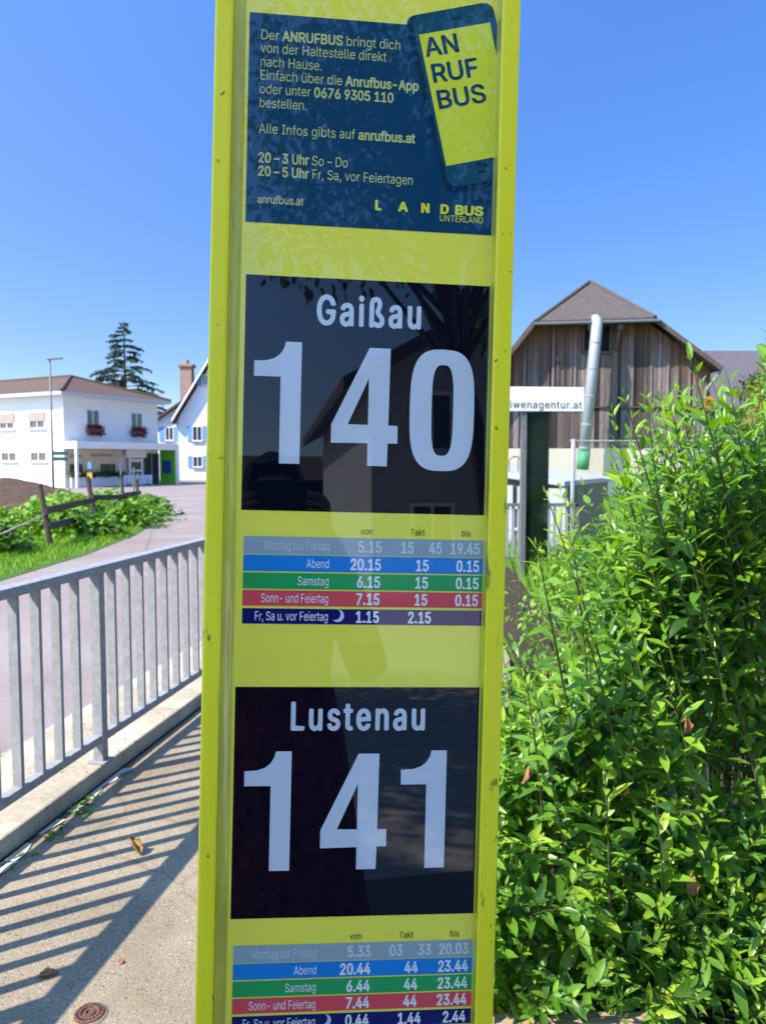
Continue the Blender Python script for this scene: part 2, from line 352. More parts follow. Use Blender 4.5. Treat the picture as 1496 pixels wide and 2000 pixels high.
# kerb: a real step, in lengths with joints
kerb = MB()
for a, b in ((-4.5, -.55), (-.535, 3.2), (3.215, 7.0), (7.015, 9.4)):
    kerb.prism([rl(a, -.55, -.05), rl(b, -.55, -.05), rl(b, .035, -.05), rl(a, .035, -.05)], (0, 0, .13))
tag(kerb.build("kerb", M['concrete'], bevel=.012), kind='structure')
jb = MB()                       # strip of pale mortar between kerb and pavement, broken along its edge
edge = []
for i in range(60):
    t = -2.2 + i * .07
    edge.append(rl(t, .075 + .035 * math.sin(i * .9) * random.random() + random.uniform(0, .03) - .0, .006))
jb.v = []
for i in range(59):
    if random.random() < .16 or i > 42: continue
    t = -2.2 + i * .07
    jb.poly([rl(t, .055, .005), rl(t + .07, .055, .005), edge[i + 1], edge[i]][::-1])
tag(jb.build("joint_mortar", M['pale_concrete']), kind='structure')
tag(MB().poly([rl(-3, .036, .0025), rl(8, .036, .0025), rl(8, .056, .0025), rl(-3, .056, .0025)][::-1]).build("kerb_gap", M['earth']), kind='structure')
vg = [(-5.05, 9), (-5.0, 13), (-5.3, 16.5), (-6.0, 20.6), (-7.2, 23.2), (-14, 24), (-30, 24), (-30, 6), (-8, 4.2)]
sheet("grass_verge", vg, -.022, M['grass_soil'])

# grass blades on the verge, and rough grass on the right bank
def blades(name, inside, n, box, z, h, tone, parent=None):
    P = []
    while len(P) < n:
        p = (rng.uniform(box[0], box[1]), rng.uniform(box[2], box[3]))
        if inside(p): P.append((p[0], p[1], z))
    P = np.array(P); A = np.stack([rng.normal(0, .35, n), rng.normal(0, .35, n), np.ones(n)], 1)
    o = leaves_obj(name, M['grass'], None, P, A, unit(n), rng.uniform(h * .5, h * 1.2, n), .012 + .012 * rng.random(n), .25, np.clip(rng.normal(tone, .22, n), 0, 1), parts=1)
    return o
def in_verge(p):
    x, y = p; e = np.interp(y, [4, 9, 13, 16.5, 20.6, 23.2], [-8, -5.12, -5.07, -5.37, -6.1, -7.3]); return x < e
tag(blades("verge_grass", in_verge, 26000, (-9.5, -5, 8, 23), -.022, .10, .6), "short bright green grass on the verge beside the road", "grass", kind='stuff')
tag(blades("bank_grass", lambda p: p[0] > 1.2 + .06 * p[1], 9000, (1.7, 6.5, 5.8, 13.), -.05, .40, .45), "rough tall grass on the bank in front of the grey container", "grass", kind='stuff')

# weeds in the joint, dry leaves, husk and valve cover on the pavement
def clump(name, c, n, spread, L, m, label, cat, group=None, tone=.5, up=.6, parts=3, wr=.4):
    P = np.array(c) + rng.normal(size=(n, 3)) * np.array(spread); P[:, 2] = np.maximum(P[:, 2], c[2])
    A = unit(n); A[:, 2] = np.abs(A[:, 2]) * up + .15
    N_ = unit(n); N_[:, 2] = np.abs(N_[:, 2]) + .8
    LL = rng.uniform(.5, 1.1, n) * L
    root = empty(name, c, label, cat, group)
    leaves_obj("foliage", m, root, P, A, N_, LL, LL * wr, .25, np.clip(rng.normal(tone, .2, n), 0, 1), parts=parts)
    b = MB()
    for k in range(0, n, 2): b.tube([Vector(c), (Vector(c) + Vector(P[k])) / 2 + Vector((0, 0, .006)), Vector(P[k])], .0012, 4, caps=False)
    b.build("stems", M['twig'], root)
    return root
for t, n, lab in ((.38, 34, "small green weed with the most leaves in the joint beside the kerb"), (.15, 12, "thin trailing weed in the joint just below the leafiest weed"), (-.1, 10, "tiny sparse weed in the joint nearest the photo's lower left edge")):
    clump("weed", tuple(rl(t, .10, .004)), n, (.03, .06, .004), .038, M['leaf_plain'], lab, "weed", "weeds in the kerb joint", .55)

def dry_leaf(name, c, size, m, label, cat, tilt, yaw, roll=.8, group=None, n=9):
    """one crumpled leaf: a lobed blade rolled about its midrib"""
    b = MB(); vv = []; rows = 8
    for i in range(rows + 1):
        s = i / rows; w = size * .38 * math.sin(math.pi * (s ** .8)) * (1 + .22 * math.sin(s * 17))
        for j in range(n):
            q = -1 + 2 * j / (n - 1); a = q * roll * 1.9
            rad = w / max(roll * 1.9, .2)
            vv.append(Vector((rad * math.sin(a), (s - .5) * size, rad * (1 - math.cos(a)) + .12 * size * math.sin(3 * s + q) * .4)))
    rot = Matrix.Rotation(yaw, 3, 'Z') @ Matrix.Rotation(tilt, 3, 'X')
    vv = [rot @ v for v in vv]; zmin = min(v.z for v in vv)
    vv = [v + Vector(c) - Vector((0, 0, zmin if c[2] < .05 else 0)) for v in vv]
    b.quadmesh(vv, [(i * n + j, i * n + j + 1, (i + 1) * n + j + 1, (i + 1) * n + j) for i in range(rows) for j in range(n - 1)])
    o = b.build(name, m, smooth=True, origin=c)
    sm = o.modifiers.new("thickness", 'SOLIDIFY'); sm.thickness = .0012
    return tag(o, label, cat, group)
dry_leaf("dead_leaf", (-.985, 2.95, .003), .10, M['nut'], "curled yellow brown leaf among the bar shadows on the pavement", "leaf", .45, .9, 1.1)
dry_leaf("dead_leaf", (-1.01, 2.22, .003), .055, M['dead_leaf'], "flat rusty brown leaf in the railing's broad shadow on the pavement", "leaf", .0, -1.2, .5)
dry_leaf("dead_leaf", (-.81, 2.28, .003), .022, M['dead_leaf'], "tiny orange leaf scrap on the sunlit pavement beside the sign", "leaf", .1, .4, .4)
n = 260; tt = rng.uniform(-2.4, 4.5, n); ss = np.abs(rng.normal(0, .16, n)) + .05
P = np.array([tuple(rl(a_, b_, .003)) for a_, b_ in zip(tt, ss)]); A = unit(n); A[:, 2] *= .15; N_ = unit(n) * .3; N_[:, 2] += 1
LL = rng.uniform(.004, .013, n); tag(leaves_obj("leaf_litter", M['twig'], None, P, A, N_, LL, LL * .5, .3, rng.random(n), parts=1), "fine brown leaf litter scattered along the kerb", "litter", kind='stuff')
# valve cover: rusty cast disc with rings, sits in a ring of mortar
cv = Vector((-.822, 2.055, 0))
vc = empty("valve_cover", cv, "small round rusty valve cover with raised rings set in the pavement", "valve cover")
M['rust'] = mat("rusty_cast_iron", (.16, .082, .062), .75, metal=.3, vary=.35, scale=40, bump=.5, bscale=120)
def lathe(prof, c, n=32):
    b = MB(); vv = [Vector(c) + Vector((r * math.cos(2 * math.pi * k / n), r * math.sin(2 * math.pi * k / n), z)) for r, z in prof for k in range(n)]
    b.quadmesh(vv, [(i * n + k, i * n + (k + 1) % n, (i + 1) * n + (k + 1) % n, (i + 1) * n + k) for i in range(len(prof) - 1) for k in range(n)])
    return b
lathe([(r * .65, z) for r, z in [(.062, .001), (.062, .008), (.054, .010), (.052, .006), (.044, .006), (.042, .010), (.036, .010), (.034, .006), (.025, .006), (.023, .010), (.014, .010), (.012, .005), (.0005, .005)]], cv).build("disc", M['rust'], vc, smooth=False)
rb = MB()
for k in range(20):
    a = 2 * math.pi * k / 20; d = Vector((math.cos(a), math.sin(a), 0)); q = Vector((-d.y, d.x, 0))
    rb.box(cv + d * .0312 + Vector((0, 0, .008)), (.0065, .003, .005), X=d, Y=q)
rb.build("ribs", M['rust'], vc)
lathe([(.0405, .004), (.046, .004), (.050, .0012)], cv).build("mortar_ring", M['pavement'], vc)

# wooden edging board under the hedge
eb = MB().box((.47, 1.885, .045), (.46, .045, .15), X=(.999, .02, 0), Y=(-.02, .999, 0))
M['board'] = mat("weathered_edging_board", (.34, .25, .17), .85, vary=.3, scale=9, stretch=(.2, 1, 1), bump=.4, bscale=50)
tag(eb.build("edging_board", M['board'], origin=(.47, 1.885, 0), bevel=.004), "weathered wooden edging board lying under the front of the hedge", "board")

# ------------------------------------------------------------------ railing on the kerb
ra = empty("railing", rl(.70, 0, .08), "galvanised steel railing with flat upright bars on the concrete kerb", "railing")
def bar(b, t, s0, z0, z1, w, th): b.box(rl(t, s0, (z0 + z1) / 2), (th, w, z1 - z0), X=D, Y=NI)
T0, T1 = -4.4, 8.2
MB().box(rl((T0 + T1) / 2, 0, 1.03), (T1 - T0, .076, .042), X=D, Y=NI).build("top_rail", M['steel'], ra, bevel=.006)
MB().box(rl((T0 + T1) / 2, 0, .20), (T1 - T0, .045, .04), X=D, Y=NI).build("bottom_rail", M['steel'], ra, bevel=.005)
for tp in (-3.46, -1.38, .70, 2.78, 4.86, 6.94):
    b = MB(); bar(b, tp, 0, .08, 1.01, .054, .050); p = b.build("post", M['steel'], ra, bevel=.003)
    b = MB().box(rl(tp, 0, .085), (.09, .09, .01), X=D, Y=NI); b.build("base_plate", M['steel'], p, bevel=.002)
k = 0; tb = -1.5 - .1435 * 20
while tb < T1 - .05:
    near_post = any(abs(tb - q) < .075 for q in (-5.54, -3.46, -1.38, 4.86, 6.94))
    if not near_post:
        b = MB(); bar(b, tb, 0, .219, 1.010, .040, .020); b.build("bar", M['steel'], ra)
    tb += .1435
    if abs(tb - .66) < .06: tb = .835
    if abs(tb - 2.78) < .07: tb = 2.9

